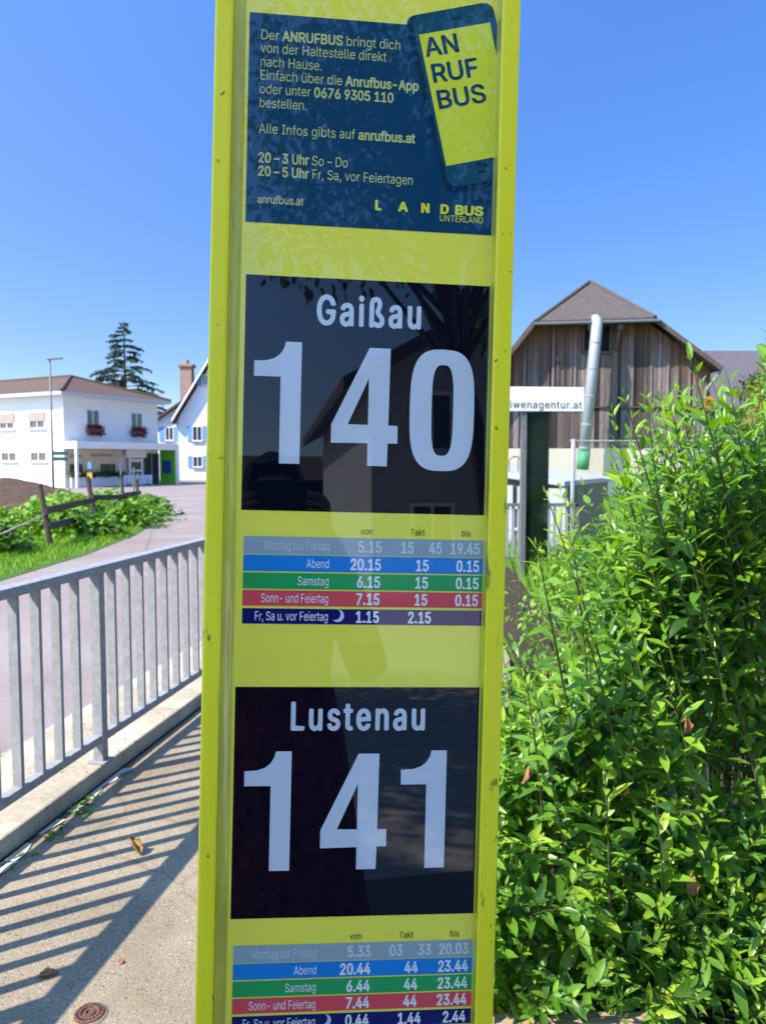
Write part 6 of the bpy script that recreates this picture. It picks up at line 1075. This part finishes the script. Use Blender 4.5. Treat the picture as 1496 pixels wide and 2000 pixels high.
for i in range(380):         # body and top
    x = rng.uniform(.25, 2.5); top = htop(x); y = hfront(x) + rng.uniform(.15, .95); z = top * rng.uniform(.45, .98)
    d = np.array((rng.normal(-.1, .3), rng.normal(-.12, .3), 1.)); ln = rng.uniform(.2, .42); p0 = np.array((x, y, z - .12)); d /= np.linalg.norm(d)
    shoot(p0, p0 + d * ln, L=rng.uniform(.046, .064), tone=float(np.clip(rng.normal(.42, .12), .1, .85)), r0=.0024, dens=.036)
for i in range(150):         # woody stems rising from the soil
    x = rng.uniform(.3, 2.4); y = hfront(x) + rng.uniform(.2, .7); t = htop(x) * rng.uniform(.6, .95)
    p = [Vector((x, y, -.03)), Vector((x + rng.normal(0, .06), y + rng.normal(0, .05), t * .5)), Vector((x + rng.normal(-.1, .1), y + rng.normal(0, .1), t))]
    STEM.tube(p, [.007, .005, .003], 5, caps=False, tone=float(rng.random() * .4))
HB = (.9, 2.6, -.03)
hedge = empty("privet_hedge", HB, "dense sunlit privet hedge with long upright shoots to the right of the sign", "hedge")
W_ = np.array(LL_) * rng.uniform(.27, .40, len(LL_))
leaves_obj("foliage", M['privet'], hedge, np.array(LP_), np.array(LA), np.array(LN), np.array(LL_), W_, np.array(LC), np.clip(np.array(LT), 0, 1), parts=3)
STEM.build("stems", M['twig'], hedge, smooth=True)
print("hedge leaves", len(LP_))
# small leaved bush behind the hedge's low left end
crown_tree("low_shrub", (1.42, 4.3, -.05), 1., (1.42, 4.3, .62), (.62, .5, .62), 60, 170, .042, M['leaf_plain'], "bright small leaved shrub behind the hedge's low end beside the sign", "shrub", .02, None, .72)
crown_tree("ivy_bush", (2.45, 6.6, -.05), 1., (2.45, 6.6, .50), (.8, .6, .62), 50, 150, .06, M['leaf_plain'], "low green bush in front of the short steel railing", "bush", .03, None, .45)
# dry leaves caught in the hedge
for i, (px, py, yy, sz, lab) in enumerate(((1348, 1725, 2.0, .062, "large orange brown dry leaf caught low in the hedge"), (1338, 1415, 1.98, .050, "pale brown dry leaf caught in the middle of the hedge"), (1025, 1510, 1.80, .055, "reddish dry leaf caught in the hedge beside the sign"), (1222, 1545, 1.90, .022, "small curled dry leaf scrap in the lower hedge"))):
    dry_leaf("dead_leaf", tuple(at(px, py, yy)), sz, M['dead_leaf'], lab, "leaf", 1.2 + i * .3, .6 * i, .7, "dry leaves in the hedge")

# ------------------------------------------------------------------ behind the camera, houses, trees, street and photographer mirrored in the sign's glossy prints; house and tree added for shade
pu = Vector((.515, -.857, 0)); pv = Vector((-.857, -.515, 0))
A0 = pu * -.850 + pv * 6.3  # added house, out of view, placed and sized to shade the sign
th_ = empty("sign_shade_house", A0, "tall narrow pale house added unseen behind the photographer to keep the sign in shade", "house")
hq = lambda a, b_, z: A0 + pu * a + pv * b_ + Vector((0, 0, z))
b = MB(); prof = [(0, 0), (8, 0), (8, 10.6), (4, 12.8), (0, 10.6)]
b.prism([hq(0, s, z) for s, z in prof], pu * 2.6); b.build("wall", M['white_wall'], th_)
b = MB()
for s in (0, 1):
    e0 = (-.4, 10.38) if s == 0 else (8.4, 10.38)
    b.prism([hq(-.02, e0[0], e0[1]), hq(-.02, 4, 12.82), hq(-.02, 4, 13.02), hq(-.02, e0[0], e0[1] + .2)], pu * 2.64)
b.build("roof", M['roof_brown'], th_)
for a in (1.3,):
    for z in (1.6, 4.4, 7.2, 9.4): pane_window(th_, hq(a, 0, z), 1.1, 1.3, pu, -pv)
# house seen mirrored in the route board
rh = empty("street_house", (5.2, -13., -.02), "grey gabled house across the street, mirrored in the route boards", "house")
MB().prism([(2.3, -13, 0), (9.5, -13, 0), (9.5, -13, 4.6), (5.9, -13, 6.6), (2.3, -13, 4.6)], (0, -9, 0)).build("wall", M['grey_wall'], rh)
b = MB()
for s in (-1, 1): b.prism([(5.9 + s * 4.2, -12.5, 4.1), (5.9, -12.5, 6.5), (5.9, -12.5, 6.75), (5.9 + s * 4.2, -12.5, 4.35)], (0, -10, 0))
b.build("roof", M['roof_grey'], rh)
for x in (3.5, 5.9, 8.2):
    for z in (1.4, 3.6): pane_window(rh, (x, -12.99, z), .9, 1.2, Vector((1, 0, 0)), Vector((0, 1, 0)))
lh = empty("low_house", (-1.5, -44., -.02), "low dark roofed house far across the street, mirrored in the route boards", "house")
MB().boxp((-8, -54, 0), (4.4, -44, 3.6)).build("wall", M['cream_wall'], lh); MB().prism([(-8.6, -43.5, 3.5), (-8.6, -49, 6.4), (-8.6, -54.5, 3.5)], (13.6, 0, 0)).build("roof", M['roof_brown'], lh)
crown_tree("added_shade_tree", (-3.0, -6.6, 0), 7., (-3.1, -6.3, 5.0), (2.3, 2.2, 1.9), 110, 150, .13, M['tree_leaf'], "leafy tree added unseen behind the photographer to shade the mirrored paving", trunk=.14)  # added tree; its crown is placed to shade the mirrored paving
crown_tree("walnut_tree", (2.5, -5.6, 0), 8., (1.5, -5.9, 5.6), (2.3, 2.0, 1.9), 70, 110, .11, M['tree_leaf'], "walnut tree with loose foliage mirrored in the notice on the sign", trunk=.13, tone=.65, parts=3)
crown_tree("roadside_tree", (4.2, -7.5, 0), 7., (4.4, -7.6, 4.2), (1.7, 1.6, 2.2), 60, 90, .15, M['tree_leaf'], "dark roadside tree mirrored at the right edge of the route board", trunk=.16)
lo_ = MB()

# the photographer: one continuous body, clothes, hair and the phone in her hands
M['skin'] = mat("skin", (.45, .25, .18), .55, vary=.06, scale=12); M['hair'] = mat("grey_brown_hair", (.14, .11, .09), .6, vary=.4, scale=60, stretch=(1, 1, .2))
M['dress'] = mat("dark_red_patterned_cloth", (.26, .03, .06), .9, vary=.9, scale=26, spots=(42, .56, (.012, .010, .012))); M['phone_case'] = mat("black_phone_case", (.006, .006, .007), .35)
PB = Vector((-.07, -.46, 0))
ph = empty("person", PB, "person in a dark red patterned dress holding up a black phone, mirrored in the sign", "person")
def skin_mesh(name, verts, edges, radii, m, parent, root=0, sub=2):
    me = bpy.data.meshes.new(name); me.from_pydata([tuple(v) for v in verts], edges, []); me.update()
    o = bpy.data.objects.new(name, me); col.objects.link(o); o.parent = parent
    sk = o.modifiers.new("skin", 'SKIN'); sk.use_smooth_shade = True
    if not me.skin_vertices: me.skin_vertices.new()
    for i, r_ in enumerate(radii): me.skin_vertices[0].data[i].radius = r_ if isinstance(r_, tuple) else (r_, r_); me.skin_vertices[0].data[i].use_root = (i == root)
    sb = o.modifiers.new("subdivision", 'SUBSURF'); sb.levels = sub; sb.render_levels = sub
    me.materials.append(m); return o
Vb = [(0, 0, .92), (0, .0, 1.10), (0, .0, 1.27), (0, .01, 1.38), (0, .02, 1.44), (0, .04, 1.50), (0, .05, 1.575), (0, .045, 1.63)]
Eb = [(0, 1), (1, 2), (2, 3), (3, 4), (4, 5), (5, 6), (6, 7)]; Rb = [(.155, .11), (.125, .09), (.145, .105), (.12, .075), (.050, .050), (.056, .062), (.073, .092), (.058, .070)]
for s in (-1, 1):
    n = len(Vb); Vb += [(s * .10, 0, .84), (s * .105, .02, .48), (s * .11, -.01, .09), (s * .115, .13, .035)]; Eb += [(0, n), (n, n + 1), (n + 1, n + 2), (n + 2, n + 3)]; Rb += [.088, .055, .036, (.030, .024)]
    n = len(Vb); Vb += [(s * .165, .01, 1.36), (s * .235, .10, 1.12), (s * .135, .34, 1.41), (s * .105, .405, 1.475)]; Eb += [(3, n), (n, n + 1), (n + 1, n + 2), (n + 2, n + 3)]; Rb += [.052, .040, .030, (.034, .018)]
skin_mesh("body", Vb, Eb, Rb, M['skin'], ph)
for s in (-1, 1):       # hands: four bent fingers and a thumb closing on the phone's sides
    V_ = []; E_ = []; R_ = []
    w0 = Vector((s * .105, .405, 1.475))
    for k, (ln_, dz) in enumerate(((.070, .030), (.078, .012), (.072, -.006), (.058, -.024))):
        n = len(V_); V_ += [w0 + Vector((0, .012, dz * .6)), w0 + Vector((-s * .004, .035, dz + .03)), w0 + Vector((-s * .020, .054, dz + .045)), w0 + Vector((-s * (.020 + ln_ * .45), .060, dz + .05))]; E_ += [(n, n + 1), (n + 1, n + 2), (n + 2, n + 3)]; R_ += [.010, .0095, .0088, .0075]
        if k: E_.append((0, n))
    n = len(V_); V_ += [w0 + Vector((-s * .012, .008, .012)), w0 + Vector((-s * .032, .016, .045)), w0 + Vector((-s * .052, .022, .068))]; E_ += [(0, n), (n, n + 1), (n + 1, n + 2)]; R_ += [.011, .010, .008]
    skin_mesh("hand", V_, E_, R_, M['skin'], ph, 0, 1)
# dress, sleeves, hair and face
def loft(rings, n=28):
    b = MB(); vv = [Vector((cx + rx * math.cos(2 * math.pi * k / n), cy + ry * math.sin(2 * math.pi * k / n), z + (.012 * math.sin(k * 3.1) if i == 0 else 0))) for i, (z, rx, ry, cx, cy) in enumerate(rings) for k in range(n)]
    b.quadmesh(vv, [(i * n + k, i * n + (k + 1) % n, (i + 1) * n + (k + 1) % n, (i + 1) * n + k) for i in range(len(rings) - 1) for k in range(n)]); return b
loft([(.34, .27, .21, 0, 0), (.60, .235, .18, 0, 0), (.90, .195, .145, 0, 0), (1.08, .155, .120, 0, 0), (1.24, .180, .138, 0, .005), (1.36, .188, .110, 0, .01), (1.415, .135, .085, 0, .012), (1.445, .075, .068, 0, .018)]).build("dress", M['dress'], ph, smooth=True, local=True)
for s in (-1, 1): MB().tube([(s * .15, .01, 1.375), (s * .21, .065, 1.23), (s * .240, .11, 1.115), (s * .205, .18, 1.20)], [.066, .060, .056, .050], 14, caps=False).build("sleeve", M['dress'], ph, smooth=True, local=True)
hr = MB(); vv = []; n, m_ = 26, 10
for i in range(m_ + 1):
    for k in range(n):
        a = 2 * math.pi * k / n; e = R(90 - 118 * i / m_ * (1 if math.sin(a) < .35 else .40)); vv.append(Vector((.088 * math.cos(a) * math.cos(e), .040 + .104 * math.sin(a) * math.cos(e), 1.585 + .102 * math.sin(e) + .004 * math.sin(k * 5 + i))))
hr.quadmesh(vv, [(i * n + k, i * n + (k + 1) % n, (i + 1) * n + (k + 1) % n, (i + 1) * n + k) for i in range(m_) for k in range(n)]); hr.build("hair", M['hair'], ph, smooth=True, local=True)
fc = MB(); fc.tube([(0, .118, 1.575), (0, .150, 1.535), (0, .128, 1.525)], [.007, .013, .008], 8)
fc.build("nose", M['skin'], ph, smooth=True, local=True)
M['lip'] = mat("lips", (.35, .10, .09), .5); M['eye'] = mat("eye", (.05, .04, .035), .2)
MB().tube([(-.024, .128, 1.496), (0, .136, 1.497), (.024, .128, 1.496)], [.003, .006, .003], 8).build("mouth", M['lip'], ph, smooth=True, local=True)
for s in (-1, 1):
    MB().tube([(s * .030, .112, 1.572), (s * .030, .128, 1.572)], [.011, .009], 12).build("eye", M['eye'], ph, local=True)
    MB().tube([(s * .078, .03, 1.545), (s * .088, .025, 1.57), (s * .084, .03, 1.60)], [.010, .014, .010], 8).build("ear", M['skin'], ph, smooth=True, local=True)
pk = empty("phone", (0, -.018, EYE - .055), "black phone held sideways in front of the person's face, mirrored in the sign", "phone")
MB().box((-.06, -.018, EYE - .004), (.165, .009, .080)).build("case", M['phone_case'], pk, bevel=.004)
MB().tube([(0, -.0134, EYE), (0, -.0122, EYE)], .009, 20).build("lens", M['glass'], pk)
